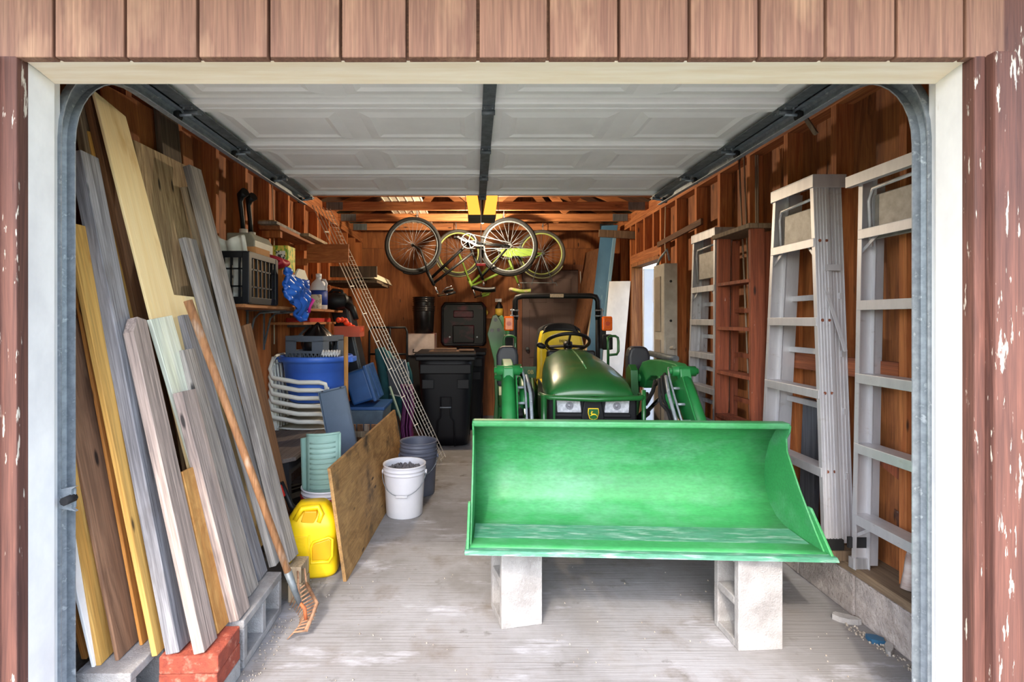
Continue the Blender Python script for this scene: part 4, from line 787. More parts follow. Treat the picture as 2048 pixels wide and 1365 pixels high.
# blocks, bricks, offcuts under the lumber
cblock((-1.017, 2.0, 0.098), 0, 'concrete block lying on its side beside the rake', (-PI/2, 0, 0))
cblock((-1.265, 1.70, 0.098), 0, 'concrete block lying at far left under the yellow plywood strips', (-PI/2, 0, 0))
M_brick = mat('red brick', (156, 72, 50), (122, 52, 38), scale=(20, 20, 20), rough=0.9, bump=0.5, bscale=(90, 90, 90), c3=(190, 130, 108), s3=(24, 24, 24), lo3=0.56, hi3=0.78)
for k, (m_, lb) in enumerate(((M_conc, 'pale paver at the bottom of the red brick stack'), (M_brick, 'lower red brick under the pointed plank'), (M_brick, 'top red brick carrying the pointed plank'))):
    o = single('brick', B().bb(-0.105, 0.105, -0.09, 0.09, 0, 0.0635), m_, lb, 'brick', None, 'bricks under the lumber', bevel=0.005); o.location = (-1.025, 1.88, 0.0645*k+0.0005); o.rotation_euler = (0, 0, 0.03*(k-1))
for k, (x, y, z, sx, sy, sz) in enumerate(((-0.885, 2.53, 0.045, 0.07, 0.12, 0.09), (-0.893, 2.54, 0.131, 0.07, 0.12, 0.08))):
    single('wood_offcut', B().box(x, y, z, sx, sy, sz), W_tan, ['lower timber offcut behind the rake head', 'upper timber offcut behind the rake head'][k], 'wood block', (x, y, z-sz/2), 'offcuts by the rake', bevel=0.003)
# bow rake
p0 = P(580, 1156, 2.24); p1 = on_x(376, 602, -1.235)
rk = thing('bow_rake', 'bow rake with a worn wooden handle and rusty tines on the floor', 'rake', (p0.x, p0.y, 0))
O = Vector((p0.x, p0.y, 0))
obj('handle', B().tube([p0-O, p0-O+(p1-p0)*0.5, p1-O], [0.0165, 0.0165, 0.0185], 12), wood('rake handle wood', (178, 128, 84), (146, 98, 60), 'z', k=40, c3=(196, 176, 154)), rk)
obj('ferrule', B().tube([p0-O+(p0-p1).normalized()*0.13, p0-O+(p1-p0).normalized()*0.03], [0.011, 0.0185], 12), M_galvd, rk)
e0 = p0-O+(p0-p1).normalized()*0.12; hA = on_z(603, 1188, 0.09)-O; hB = on_z(592, 1272, 0.012)-O
hc = on_z(612, 1240, 0.06)-O
obj('shank', B().tube([e0, e0+(hc-e0)*0.5+Vector((0.01, 0, 0.01)), hc], 0.008, 8), mat('orange shank', (178, 96, 52), (150, 76, 40), scale=(30, 30, 30), rough=0.7), rk)
M_tine = mat('rusty tine', (166, 128, 98), (132, 92, 66), scale=(50, 50, 50), rough=0.85)
a_ = on_z(613, 1168, 0.10)-O; b_ = on_z(612, 1262, 0.03)-O
obj('rake_bow', B().tube([a_, (a_+b_)/2+Vector((0.05, 0, 0.01)), b_], 0.009, 8).tube([a_, a_+Vector((-0.02, 0.03, 0.06)), a_+Vector((-0.05, 0.02, 0.05)), e0], 0.005, 6), M_tine, rk)
for k in range(14):
    s = a_+(b_-a_)*(k/13)+Vector((0.05*math.sin(PI*k/13), 0, 0)); e = Vector((s.x-0.075, s.y-0.02, 0.004)); obj('tine', B().tube([s, (s+e)/2+Vector((-0.012, 0, 0.012)), e], [0.005, 0.004, 0.002], 6), M_tine, rk)
# ================================================================== LEFT AND MIDDLE CLUTTER
# plywood sheet on edge
q = [Vector((-0.68, 2.667, 0.002)), Vector((-0.60, 4.44, 0.002)), Vector((-0.70, 4.44, 0.60)), Vector((-0.765, 2.667, 0.605))]
single('plywood_sheet', B().quadprism(q, (-0.018, 0, 0)), wood('stained plywood', (178, 138, 84), (140, 102, 56), 'y', c3=(66, 52, 36), k=7, along=3.0, dist=2.0, lo3=0.56, hi3=0.72, s3=(4, 3.5, 4)), 'stained plywood sheet standing on edge beside the yellow gas can', 'plywood', q[0])
# yellow gas can
gc = thing('gas_can', 'yellow plastic fuel can with two moulded handles', 'fuel can', (-0.90, 2.80, 0), math.radians(8))
M_gas = mat('fuel can yellow', (246, 206, 24), (238, 194, 16), scale=(5, 5, 5), rough=0.42)
ring = []
def gcf(u, v):
    a = 2*PI*u; z = 0.385*v
    w = lerp(v, [(0, 0.132), (0.04, 0.142), (0.15, 0.14), (0.5, 0.137), (0.62, 0.143), (0.74, 0.14), (0.82, 0.125), (0.92, 0.10), (1.0, 0.072)]); d = lerp(v, [(0, 0.10), (0.04, 0.11), (0.6, 0.108), (0.75, 0.104), (0.86, 0.085), (1, 0.045)])
    ce_, se = math.cos(a), math.sin(a); p_ = 0.5
    return Vector((w*math.copysign(abs(ce_)**p_, ce_)+0.0*v, d*math.copysign(abs(se)**p_, se), z))
b = B().grid(gcf, 48, 24, cu=True); top = len(b.v); 
b.f.append(tuple(i*24+23 for i in range(48))); b.sm.append(True); b.f.append(tuple(i*24 for i in reversed(range(48)))); b.sm.append(True)
bd = obj('can_body', b, M_gas, gc)
M_gasd = mat('fuel can recess', (214, 160, 10), rough=0.5)
obj('grip_recess', B().prism([(0.012, 0.10), (0.10, 0.10), (0.112, 0.12), (0.112, 0.205), (0.10, 0.215), (0.03, 0.195), (0.012, 0.18)], 'y', -0.113, -0.08), M_gasd, bd, bevel=0.006)
obj('grip_rim', B().tube([(0.008, -0.11, 0.09), (0.10, -0.11, 0.09), (0.118, -0.109, 0.12), (0.118, -0.109, 0.21), (0.10, -0.109, 0.222), (0.02, -0.11, 0.20), (0.005, -0.11, 0.17)], 0.008, 8, closed=True), M_gas, bd)
obj('top_recess', B().prism([(-0.05, 0.305), (0.02, 0.295), (0.035, 0.335), (0.035, 0.362), (-0.03, 0.365)], 'y', -0.10, -0.06), M_gasd, bd, bevel=0.006)
obj('top_grip', B().tube([(-0.08, -0.088, 0.315), (-0.045, -0.075, 0.372), (0.04, -0.072, 0.376), (0.058, -0.083, 0.34), (0.045, -0.098, 0.30)], [0.014, 0.016, 0.016, 0.015, 0.012], 10), M_gas, bd)
obj('raised_label', B().bb(-0.115, -0.01, -0.1135, -0.106, 0.10, 0.235), M_gas, bd, bevel=0.002); obj('seam', B().tube([(-0.002, -0.112, 0.01), (-0.002, -0.112, 0.24)], 0.003, 6), M_gas, bd)
tl2 = B()
for k in range(5): tl2.bb(-0.105, -0.105+R.uniform(.05, .085), -0.1155, -0.113, 0.215-k*0.022, 0.225-k*0.022)
obj('raised_lettering', tl2, M_gas, bd); MATS
sp_ = obj('spout', B().tube([(-0.085, 0.0, 0.325), (-0.12, -0.005, 0.37), (-0.17, -0.01, 0.50)], [0.020, 0.016, 0.014], 12), M_blk, gc)
obj('spout_collar', B().cyl((-0.075, 0, 0.31), (-0.105, -0.003, 0.35), 0.03, 14), M_blk, gc); obj('spout_catch', B().bar((-0.15, -0.03, 0.43), (-0.17, -0.03, 0.49), 0.012, 0.02), mat('red plastic', (196, 40, 30), rough=0.45), sp_)
# buckets
def pail(loc, r0, r1, h, m, label, bands=2, bail=True, tilt=None, group='pails'):
    t = thing('bucket', label, 'bucket', loc, group=group)
    pr = [(r0-0.006, 0.0), (r0, 0.006), (r0+(r1-r0)*0.80, h*0.80)]
    for k in range(bands): z = h*(0.82+0.07*k); rr = r0+(r1-r0)*(z/h); pr += [(rr, z), (rr+0.007, z+0.002), (rr+0.007, z+0.008), (rr+0.001, z+0.012)]
    pr += [(r1, h-0.012), (r1+0.005, h-0.008), (r1+0.005, h), (r1-0.004, h), (r1-0.008, h-0.02), (r0-0.002, 0.02), (0.0001, 0.018)]
    obj('pail_body', B().lathe(pr, 32), m, t)
    if bail:
        obj('bail_handle', B().tube([(0.0+(r1+0.006)*math.cos(a), -abs((r1+0.01)*math.sin(a)), h*0.83-0.13*math.sin(a)) for a in [PI*i/14 for i in range(15)]], 0.003, 6), M_galv, t)
        obj('bail_grip', B().cyl((-0.04, -r1-0.012, h*0.83-0.13), (0.04, -r1-0.012, h*0.83-0.13), 0.008, 8), m, t)
        for sx in (-1, 1): obj('bail_ear', B().cyl((sx*(r1-0.004), 0, h*0.83), (sx*(r1+0.012), 0, h*0.83), 0.016, 10), m, t)
    return t
M_pw = mat('white pail plastic', (222, 222, 226), (210, 210, 216), scale=(3, 3, 3), rough=0.45)
M_pg = mat('grey pail plastic', (92, 96, 110), (80, 84, 98), scale=(3, 3, 3), rough=0.5)
pail((-0.503, 3.62, 0), 0.130, 0.150, 0.365, M_pw, 'white pail filled with gravel on the concrete floor')
gb = B()
for k in range(240):
    a = R.uniform(0, 2*PI); rr = 0.128*math.sqrt(R.random()); s = R.uniform(0.006, 0.012); gb.sph((-0.503+rr*math.cos(a), 3.62+rr*math.sin(a), 0.318+R.uniform(0, 0.012)), s, 5, 3)
gb.lathe([(0.133, 0.305), (0.132, 0.315), (0.0001, 0.318)], 20, (-0.503, 3.62, 0))
tag(obj('gravel', gb, mat('gravel grey', (124, 122, 124), (86, 84, 88), scale=(50, 50, 50), rough=0.9, rnd=0.1)), 'grey gravel heaped in the white pail', 'gravel', kind='stuff')
pail((-0.45, 4.06, 0), 0.130, 0.150, 0.36, M_pg, 'lower grey pail of the nested pair behind the white pail')
pail((-0.45, 4.06, 0.062), 0.1225, 0.147, 0.36, M_pg, 'upper grey pail nested in the pair behind the white pail', bail=False)
pail((-0.915, 3.10, 0), 0.128, 0.150, 0.33, mat('red pail plastic', (150, 26, 34), rough=0.5), 'dark red pail behind the plywood sheet', bail=False)
pail((-0.915, 3.10, 0.042), 0.120, 0.146, 0.335, M_pw, 'white pail nested in the dark red pail', bail=False)
# green ribbed plastic trays in the pail
gt = thing('ribbed_tray', 'green ribbed plastic trays standing in the white pail behind the plywood', 'plastic tray', (-0.915, 3.10, 0.075), math.radians(4))
M_gt = mat('sage green plastic', (142, 172, 160), (126, 158, 146), scale=(4, 4, 4), rough=0.55)
def trf(u, v, o=0): return Vector((-0.10+0.20*u-0.012+o*0.3, -0.03-0.03*math.sin(u*PI)+o, 0.62*v+0.01*u))
obj('tray_panel', B().grid(lambda u, v: trf(u, v), 9, 5), M_gt, gt, solid=0.006); obj('tray_side', B().bar((-0.105, -0.025, 0.0), (-0.125, -0.015, 0.60), 0.06, 0.012, (0.6, 0.8, 0)), M_gt, gt)
obj('tray_rim', B().tube([trf(u/8, 1.0) for u in range(9)], 0.008, 8).tube([trf(1, v/4) for v in range(5)], 0.007, 8), M_gt, gt)
for k in range(11): obj('tray_rib', B().tube([trf(0.12+0.76*u/6, 0.42+0.05*k)+Vector((0, -0.005, 0)) for u in range(7)], 0.0055, 6), M_gt, gt)
# black side table with a worn top
tb = thing('side_table', 'black framed table with a worn dark wooden top, in front of the white chairs', 'table', (-1.36, 3.48, 0))
obj('table_top', B().prism([(-0.25, -0.44), (0.20, -0.44), (0.255, -0.38), (0.255, 0.36), (-0.25, 0.36)], 'z', 0.525, 0.55), wood('worn dark top', (110, 98, 90), (84, 74, 68), 'y'), tb, bevel=0.003)
for x, y in ((-0.22, -0.38), (0.2, -0.38), (-0.22, 0.32), (0.2, 0.32)): obj('leg', B().box(x, y, 0.2625, 0.04, 0.04, 0.525), M_blkm, tb)
obj('apron', B().bb(-0.22, 0.2, -0.39, -0.37, 0.43, 0.525), M_blkm, tb); obj('apron', B().bb(0.19, 0.21, -0.36, 0.30, 0.43, 0.525), M_blkm, tb); obj('lower_shelf', B().bb(-0.2, 0.18, -0.36, 0.30, 0.14, 0.16), M_blkm, tb)
# stack of white resin chairs facing the tractor
M_res = mat('white resin', (244, 238, 222), (234, 228, 212), scale=(4, 4, 4), rough=0.5)
def resin_chair(z, label):
    t = thing('resin_chair', label, 'chair', (-1.37, 4.18, z), group='stacked white resin chairs')
    obj('seat', B().grid(lambda u, v: Vector((-0.19+0.40*u, -0.20+0.40*v, 0.40+0.012*(2*u-1)**2-0.01*math.sin(v*PI))), 7, 7), M_res, t, solid=0.006)
    bkf = lambda u, v: Vector((-0.19-0.04*v+0.02*math.sin(u*PI)*-1, -0.20+0.40*u, 0.42+0.38*v-0.04*abs(2*u-1)**3*v))
    for k in range(5): obj('back_slat', B().grid(lambda u, v, k=k: bkf((k+0.12+0.76*u)/5, v*0.92), 3, 6), M_res, t, solid=0.006)
    obj('back_rail', B().tube([bkf(u/10, 1.0) for u in range(11)], 0.012, 8), M_res, t)
    for sy in (-1, 1):
        obj('arm', B().tube([(-0.232, sy*0.19, 0.79), (-0.235, sy*0.245, 0.70), (-0.205, sy*0.268, 0.635), (0.0, sy*0.272, 0.60), (0.16, sy*0.268, 0.60), (0.205, sy*0.262, 0.585), (0.215, sy*0.258, 0.54)], [0.014, 0.017, 0.018, 0.018, 0.018, 0.016, 0.015], 8), M_res, t)
        obj('leg', B().bar((0.215, sy*0.258, 0.56), (0.23, sy*0.25, 0.0), 0.035, 0.012, (1, 0, 0)), M_res, t); obj('leg', B().bar((-0.205, sy*0.215, 0.45), (-0.235, sy*0.235, 0.0), 0.03, 0.012, (1, 0, 0)), M_res, t)
    return t
rl = ['bottom chair of the white resin stack', 'second white resin chair from the bottom of the stack', 'third white resin chair from the bottom of the stack', 'third white resin chair from the top of the stack', 'second white resin chair from the top of the stack', 'top chair of the white resin stack, under the blue tub']
ch0 = resin_chair(0, rl[0])
for k in range(1, 6):
    o = copy_tree(ch0); o.location = (-1.37, 4.18, 0.062*k); o['label'] = rl[k]
# blue tub and crate on it
bt = thing('plastic_tub', 'large round blue plastic tub on top of the white chairs', 'tub', (-1.315, 4.18, 0.735))
M_tub = mat('tub blue', (72, 118, 212), (60, 104, 200), scale=(4, 4, 4), rough=0.45, c3=(150, 176, 222), s3=(16, 16, 6), lo3=0.7, hi3=0.8)
obj('tub_body', B().lathe([(0.205, 0.0), (0.215, 0.01), (0.232, 0.12), (0.236, 0.125), (0.238, 0.13), (0.262, 0.31), (0.268, 0.312), (0.27, 0.325), (0.292, 0.328), (0.296, 0.345), (0.296, 0.365), (0.288, 0.372), (0.276, 0.362), (0.21, 0.02), (0.0001, 0.015)], 40), M_tub, bt)
for sx in (-1, 1): obj('tub_handle', B().bb(sx*0.29-0.03, sx*0.29+0.03, -0.07, 0.07, 0.315, 0.36), M_tub, bt, bevel=0.01)
def crate(t, sx, sy, sz, m, ncol, nrow, vent):
    """open crate built from rims, corner posts and bars; local origin at the base centre"""
    th = 0.012
    obj('crate_floor', B().box(0, 0, 0.006, sx, sy, 0.012), m, t)
    for k, (z, h) in enumerate(((sz-0.018, 0.036), (0.02, 0.04))):
        obj('crate_rim', B().box(0, -sy/2, z, sx, th*1.6, h).box(0, sy/2, z, sx, th*1.6, h).box(-sx/2, 0, z, th*1.6, sy, h).box(sx/2, 0, z, th*1.6, sy, h), m, t, bevel=0.002)
    for a in (-1, 1):
        for c in (-1, 1): obj('corner_post', B().box(a*(sx/2-0.008), c*(sy/2-0.008), sz/2, 0.04, 0.04, sz-0.01), m, t, bevel=0.004)
    for k in range(1, ncol):
        for c in (-1, 1):
            obj('crate_bar', B().box(-sx/2+sx*k/ncol, c*sy/2, sz/2, 0.011, th, sz-0.03), m, t); obj('crate_bar', B().box(c*sx/2, -sy/2+sy*k/ncol, sz/2, th, 0.011, sz-0.03), m, t)
    for k in range(1, nrow):
        z = sz*k/nrow
        obj('crate_bar', B().box(0, -sy/2, z, sx, th, 0.009), m, t); obj('crate_bar', B().box(0, sy/2, z, sx, th, 0.009), m, t); obj('crate_bar', B().box(-sx/2, 0, z, th, sy, 0.009), m, t); obj('crate_bar', B().box(sx/2, 0, z, th, sy, 0.009), m, t)
M_crg = mat('grey crate plastic', (98, 106, 116), (86, 94, 104), rough=0.5)
def solid_crate(t, sx, sy, sz, m):
    for c in (-1, 1):
        for ax in (0, 1):
            L = sx if ax == 0 else sy
            R_ = Matrix.Identity(4) if ax == 0 else Matrix.Rotation(PI/2, 4, 'Z'); off = (sy if ax == 0 else sx)/2*c
            w = B().box(0, off, sz*0.91, L, 0.01, sz*0.18, R_).box(0, off, sz*0.04, L, 0.01, sz*0.08, R_).box(0, off, sz*0.50, L, 0.01, sz*0.08, R_)
            w.box(-L*0.36, off, sz*0.70, L*0.28, 0.01, sz*0.34, R_).box(L*0.36, off, sz*0.70, L*0.28, 0.01, sz*0.34, R_).box(-L*0.47, off, sz*0.28, L*0.06, 0.01, sz*0.42, R_).box(L*0.47, off, sz*0.28, L*0.06, 0.01, sz*0.42, R_)
            obj('crate_side', w, m, t, bevel=0.001)
            for k in range(9):
                x0 = -L*0.42+L*0.105*k
                obj('lattice_bar', B().bar(R_ @ Vector((x0, off, sz*0.09)), R_ @ Vector((x0+L*0.09, off, sz*0.46)), 0.007, 0.008, (1, 0, 0) if ax == 0 else (0, 1, 0)), m, t); obj('lattice_bar', B().bar(R_ @ Vector((x0+L*0.09, off, sz*0.09)), R_ @ Vector((x0, off, sz*0.46)), 0.007, 0.008, (1, 0, 0) if ax == 0 else (0, 1, 0)), m, t)
    obj('crate_floor', B().box(0, 0, 0.008, sx-0.01, sy-0.01, 0.012), m, t)
gcr = thing('milk_crate', 'grey plastic milk crate sitting in the top of the blue tub', 'crate', (-1.32, 4.16, 1.01), math.radians(-14)); solid_crate(gcr, 0.33, 0.33, 0.26, M_crg)
single('work_gloves', B().grid(lambda u, v: Vector((-1.20+0.14*u, 3.93+0.06*v, 1.118+0.012*math.sin(u*40)+0.03*math.sin(v*PI))), 24, 6), mat('glove white', (214, 212, 208), (180, 178, 176), scale=(30, 30, 30)), 'crumpled white rag on the rim of the blue tub', 'rag', (-1.15, 3.93, 1.11), solid=0.01)
# ---- shelves on the left wall
M_shf = wood('shelf board', (178, 116, 66), (146, 88, 46), 'y', c3=(206, 150, 96))
sh = thing('wall_shelf', 'long wooden shelf on grey brackets along the left wall', 'shelf', (XL, 3.85, 1.47))
obj('shelf_board', B().bb(0.0, 0.335, -1.04, 1.05, 0.0, 0.02), M_shf, sh, bevel=0.003)
for y in (-0.3, -0.02): obj('shelf_bracket', B().bar((0.012, y, -0.30), (0.012, y, 0), 0.025, 0.006, (0, 1, 0)).bar((0.0, y, -0.006), (0.28, y, -0.006), 0.025, 0.006, (0, 1, 0)).tube([(0.014, y, -0.26), (0.06, y, -0.06), (0.10, y, -0.02), (0.24, y, -0.012)], 0.008, 6), M_galvd, sh)
s2 = thing('wall_shelf', 'small orange shelf below the long shelf, holding a red tray', 'shelf', (XL, 4.35, 1.36)); obj('shelf_board', B().bb(0, 0.28, -0.42, 0.50, 0, 0.02), M_shf, s2)
for y in (0.0, 0.4): obj('shelf_bracket', B().bb(0.0, 0.2, y-0.015, y+0.015, -0.025, 0.0).bar((0.0, y, -0.2), (0.18, y, -0.02), 0.02, 0.02, (0, 1, 0)), M_galvd, s2)
single('tool_tray', B().bb(-1.56, -1.36, 4.15, 4.75, 1.3805, 1.392).bb(-1.56, -1.55, 4.15, 4.75, 1.392, 1.415).bb(-1.37, -1.36, 4.15, 4.75, 1.392, 1.415), mat('tray red', (190, 44, 34), (160, 32, 26), rough=0.5), 'flat red tray on the small orange shelf', 'tray', (-1.46, 4.45, 1.3805))
# black crate on the long shelf
bc_ = thing('milk_crate', 'black open sided crate on the near end of the long shelf', 'crate', (-1.445, 3.04, 1.491)); crate(bc_, 0.32, 0.40, 0.30, M_blk, 7, 3, 0)
single('cardboard_box', B().bb(-1.55, -1.31, 3.00, 3.21, 1.506, 1.84), mat('cardboard', (186, 134, 82), (170, 118, 70), scale=(6, 6, 6), rough=0.85), 'cardboard box standing inside the black crate', 'box', (-1.43, 3.1, 1.506), bevel=0.002)
single('paper_bag', B().grid(lambda u, v: Vector((-1.55+0.22*u, 2.90+0.05*math.sin(v*PI)+0.02*math.sin(u*17), 1.507+0.37*v+0.02*math.sin(u*9)*v)), 14, 10), mat('plastic bag white', (206, 204, 192), (188, 184, 170), rough=0.4), 'white plastic bag in the near side of the black crate', 'bag', (-1.44, 2.92, 1.507), solid=0.02)
# grey electric box with two black pipes
eb = thing('fuse_box', 'grey metal utility box with two black elbow pipes, behind the crate', 'electrical box', (-1.54, 3.42, 1.72))
obj('box_body', B().prism([(-0.075, 0.0), (0.11, 0.0), (0.11, 0.20), (0.08, 0.25), (-0.075, 0.25)], 'y', -0.16, 0.14), mat('utility grey', (150, 152, 140), (132, 134, 124), rough=0.5), eb, bevel=0.008)
for k, y in enumerate((-0.08, 0.04)):
    obj('conduit_pipe', B().tube([(0.0, y, 0.25), (0.0, y-0.02, 0.36), (-0.005, y-0.035, 0.46), (0.0, y-0.04, 0.50), (0.04, y-0.06, 0.52)], [0.015, 0.015, 0.016, 0.026, 0.03], 10), M_blk, eb); obj('pipe_collar', B().cyl((0, y, 0.245), (0, y, 0.285), 0.027, 12), mat('collar white', (206, 204, 198)), eb)
obj('wall_mount', B().bb(-0.08, -0.07, -0.1, 0.1, 0.02, 0.2), M_galvd, eb)
# blue bag hanging over the shelf edge
def bagf(u, v):
    p00, p10, p01, p11 = Vector((-1.235, 3.26, 1.74)), Vector((-1.22, 3.66, 1.69)), Vector((-1.225, 3.27, 1.53)), Vector((-1.22, 3.60, 1.40))
    p = (p00*(1-u)+p10*u)*(1-v)+(p01*(1-u)+p11*u)*v
    k = math.sin(u*PI)*math.sin(min(1, v*1.05)*PI)
    p.x += 0.05*k+0.012*math.sin(u*16+v*7)+0.007*math.sin(u*29-v*19)+0.005*math.sin(v*34+u*5)
    p.z += -0.03*math.sin(u*PI)*(1-v)+0.035*math.sin(u*PI*2)*v; p.y += 0.05*v*math.sin(v*PI)*u
    return p
bg_ = thing('tote_bag', 'blue plastic bag with a pink strap hanging over the shelf edge', 'bag', (-1.27, 3.5, 1.3)); O2 = Vector((-1.27, 3.5, 1.3))
obj('bag_body', B().grid(lambda u, v: bagf(u, v)-O2, 36, 36), mat('bag blue', (44, 104, 196), (30, 80, 168), scale=(9, 9, 9), rough=0.35), bg_, solid=0.03)
obj('strap', B().tube([bagf(0.86, 0.42)-O2+Vector((0.03, 0, 0)), bagf(0.76, 0.50)-O2+Vector((0.04, 0, 0)), bagf(0.78, 0.66)-O2+Vector((0.035, 0, 0)), bagf(0.86, 0.78)-O2+Vector((0.03, 0, 0))], 0.011, 8), mat('pink strap', (206, 40, 140), rough=0.6), bg_)
# things on the long shelf
Z1 = 1.491
single('cardboard_box', B().bb(-1.60, -1.38, 3.60, 3.95, Z1, Z1+0.27), mat('orange carton', (200, 126, 60), (184, 112, 50), rough=0.8), 'plain orange carton behind the blue bag on the long shelf', 'box', (-1.5, 3.8, Z1), bevel=0.002)
nb = thing('product_box', 'green and yellow printed carton on top of the orange carton', 'box', (-1.47, 3.78, Z1+0.271)); obj('carton_body', B().bb(-0.05, 0.09, -0.07, 0.08, 0, 0.19), mat('green print', (120, 170, 60), (226, 206, 90), scale=(30, 30, 18), lo=0.45, hi=0.5), nb, bevel=0.002); obj('printed_panel', B().bb(0.0, 0.07, -0.0712, -0.07, 0.06, 0.15), mat('white print', (230, 230, 226), (50, 60, 50), scale=(60, 60, 30), lo=0.5, hi=0.54), nb)
single('round_disc', B().prism([(3.78+0.17*math.cos(a), Z1+0.155+0.145*math.sin(a)) for a in [2*PI*(k+0.5)/8 for k in range(8)]], 'x', -1.315, -1.30), mat('off white plate', (222, 218, 204)), 'off-white eight sided plate standing behind the blue bag', 'plate', (-1.31, 3.9, Z1), bevel=0.002)
jg = thing('bleach_jug', 'white plastic jug with a blue label at the far end of the shelf', 'jug', (-1.385, 4.46, Z1))
obj('jug_body', B().lathe([(0.065, 0), (0.075, 0.008), (0.075, 0.19), (0.06, 0.235), (0.03, 0.265), (0.024, 0.275), (0.024, 0.29)], 20), M_pw, jg); obj('jug_cap', B().lathe([(0.026, 0.288), (0.026, 0.318), (0.01, 0.322)], 14), M_pw, jg); obj('jug_handle', B().tube([(0.03, -0.02, 0.262), (0.065, -0.03, 0.26), (0.078, -0.03, 0.23), (0.07, -0.03, 0.17)], 0.011, 8), M_pw, jg)
obj('jug_label', B().lathe([(0.0765, 0.04), (0.0765, 0.17)], 20), mat('label blue', (30, 60, 140), (200, 60, 60), scale=(9, 9, 30), lo=0.62, hi=0.66), jg)
for k, (x, y, r, h, cols, lb) in enumerate(((-1.42, 4.16, 0.05, 0.13, ((206, 196, 176), (130, 110, 96)), 'printed tin can in front of the white jug'), (-1.34, 4.24, 0.048, 0.12, ((196, 184, 160), (150, 130, 110)), 'small beige tin at the shelf edge left of the jug'), (-1.36, 4.04, 0.035, 0.09, ((60, 60, 62), (100, 100, 100)), 'dark jar at the shelf edge beside the white plate'))):
    t = thing('tin_can', lb, 'can', (x, y, Z1), group='tins on the long shelf'); obj('can_body', B().lathe([(r, 0), (r, 0.004), (r*0.97, 0.006), (r*0.97, h-0.006), (r, h-0.004), (r, h)], 20), mat('tin %d' % k, cols[0], cols[1], scale=(30, 30, 30), lo=0.5, hi=0.56), t); obj('can_lid', B().lathe([(r*0.9, h-0.002), (r*0.86, h+0.003), (0.001, h+0.003)], 18), M_galv, t)
single('product_box', B().bb(-1.50, -1.43, 4.22, 4.32, Z1, Z1+0.20), mat('blue carton', (50, 140, 186), (220, 222, 220), scale=(16, 16, 14), lo=0.5, hi=0.56), 'blue and white carton behind the tins', 'box', (-1.46, 4.27, Z1), bevel=0.002)
single('work_gloves', B().grid(lambda u, v: Vector((-1.41+0.09*math.sin(u*PI)+0.01*math.sin(v*20), 3.42+0.14*v, Z1+0.27+0.07*u+0.01*math.sin(v*9))), 10, 8), mat('glove red', (186, 40, 60), (160, 30, 50)), 'red work glove sticking up behind the black crate', 'glove', (-1.5, 3.5, Z1+0.27), solid=0.02)
# black power tool at the end of the shelf
pt = thing('leaf_blower', 'black power tool at the far end of the long shelf', 'power tool', (-1.30, 4.72, Z1+0.012)); obj('tool_body', B().lathe([(0.03, -0.12), (0.07, -0.10), (0.085, 0), (0.07, 0.09), (0.03, 0.12)], 16, M=Matrix.Translation((0, 0, 0.075)) @ Matrix.Rotation(PI/2, 4, 'Y')), M_blk, pt); obj('tool_grip', B().tube([(-0.08, 0, 0.13), (-0.03, 0, 0.18), (0.05, 0, 0.17), (0.09, 0, 0.09)], 0.016, 8), M_blk, pt); obj('tool_nozzle', B().tube([(0.08, 0, 0.06), (0.16, -0.03, 0.0), (0.20, -0.05, -0.10)], [0.04, 0.035, 0.025], 10), M_blk, pt)
# lower clutter on small shelf and behind
single('storage_bin', B().lathe([(0.15, 0), (0.155, 0.01), (0.17, 0.15), (0.18, 0.152), (0.18, 0.165), (0.165, 0.165), (0.15, 0.02), (0.001, 0.02)], 20, (-1.37, 4.58, 1.35), 1.0, 1.1), M_blk, 'round black bin behind the grey crate', 'bin', (-1.37, 4.58, 1.35)) if False else None
tbag = thing('black_bag', 'black plastic bag heaped in the grey crate', 'bag', (-1.30, 4.16, 1.03)); obj('bag_body', B().grid(lambda u, v: Vector((0.13*math.sin(v*PI)*math.cos(2*PI*u)*(1+0.08*math.sin(u*40)), 0.12*math.sin(v*PI)*math.sin(2*PI*u)*(1+0.08*math.sin(u*31)), 0.34*(1-v)+0.012*math.sin(u*50))), 32, 12, cu=True), mat('bin bag black', (20, 20, 22), rough=0.3), tbag)
ob = thing('parts_box', 'clear box of orange plastic pieces behind the grey crate', 'box', (-1.19, 4.78, 1.24)); obj('clear_box', B().bb(-0.12, 0.12, -0.1, 0.1, 0, 0.10), mat('clear plastic', (220, 110, 84), rough=0.25, alpha=0.6), ob)
for k in range(9): obj('orange_piece', B().sph((-0.10+0.025*k, -0.02+0.03*(k % 3), 0.11+0.05*math.sin(k*0.5+1.2)), 0.028, 8, 5), mat('signal orange', (236, 74, 36), rough=0.5), ob)
obj('box_support', B().bb(-0.12, -0.035, -0.09, 0.09, -1.24, 0.0), mat('dark tote', (50, 54, 60), rough=0.6), ob)
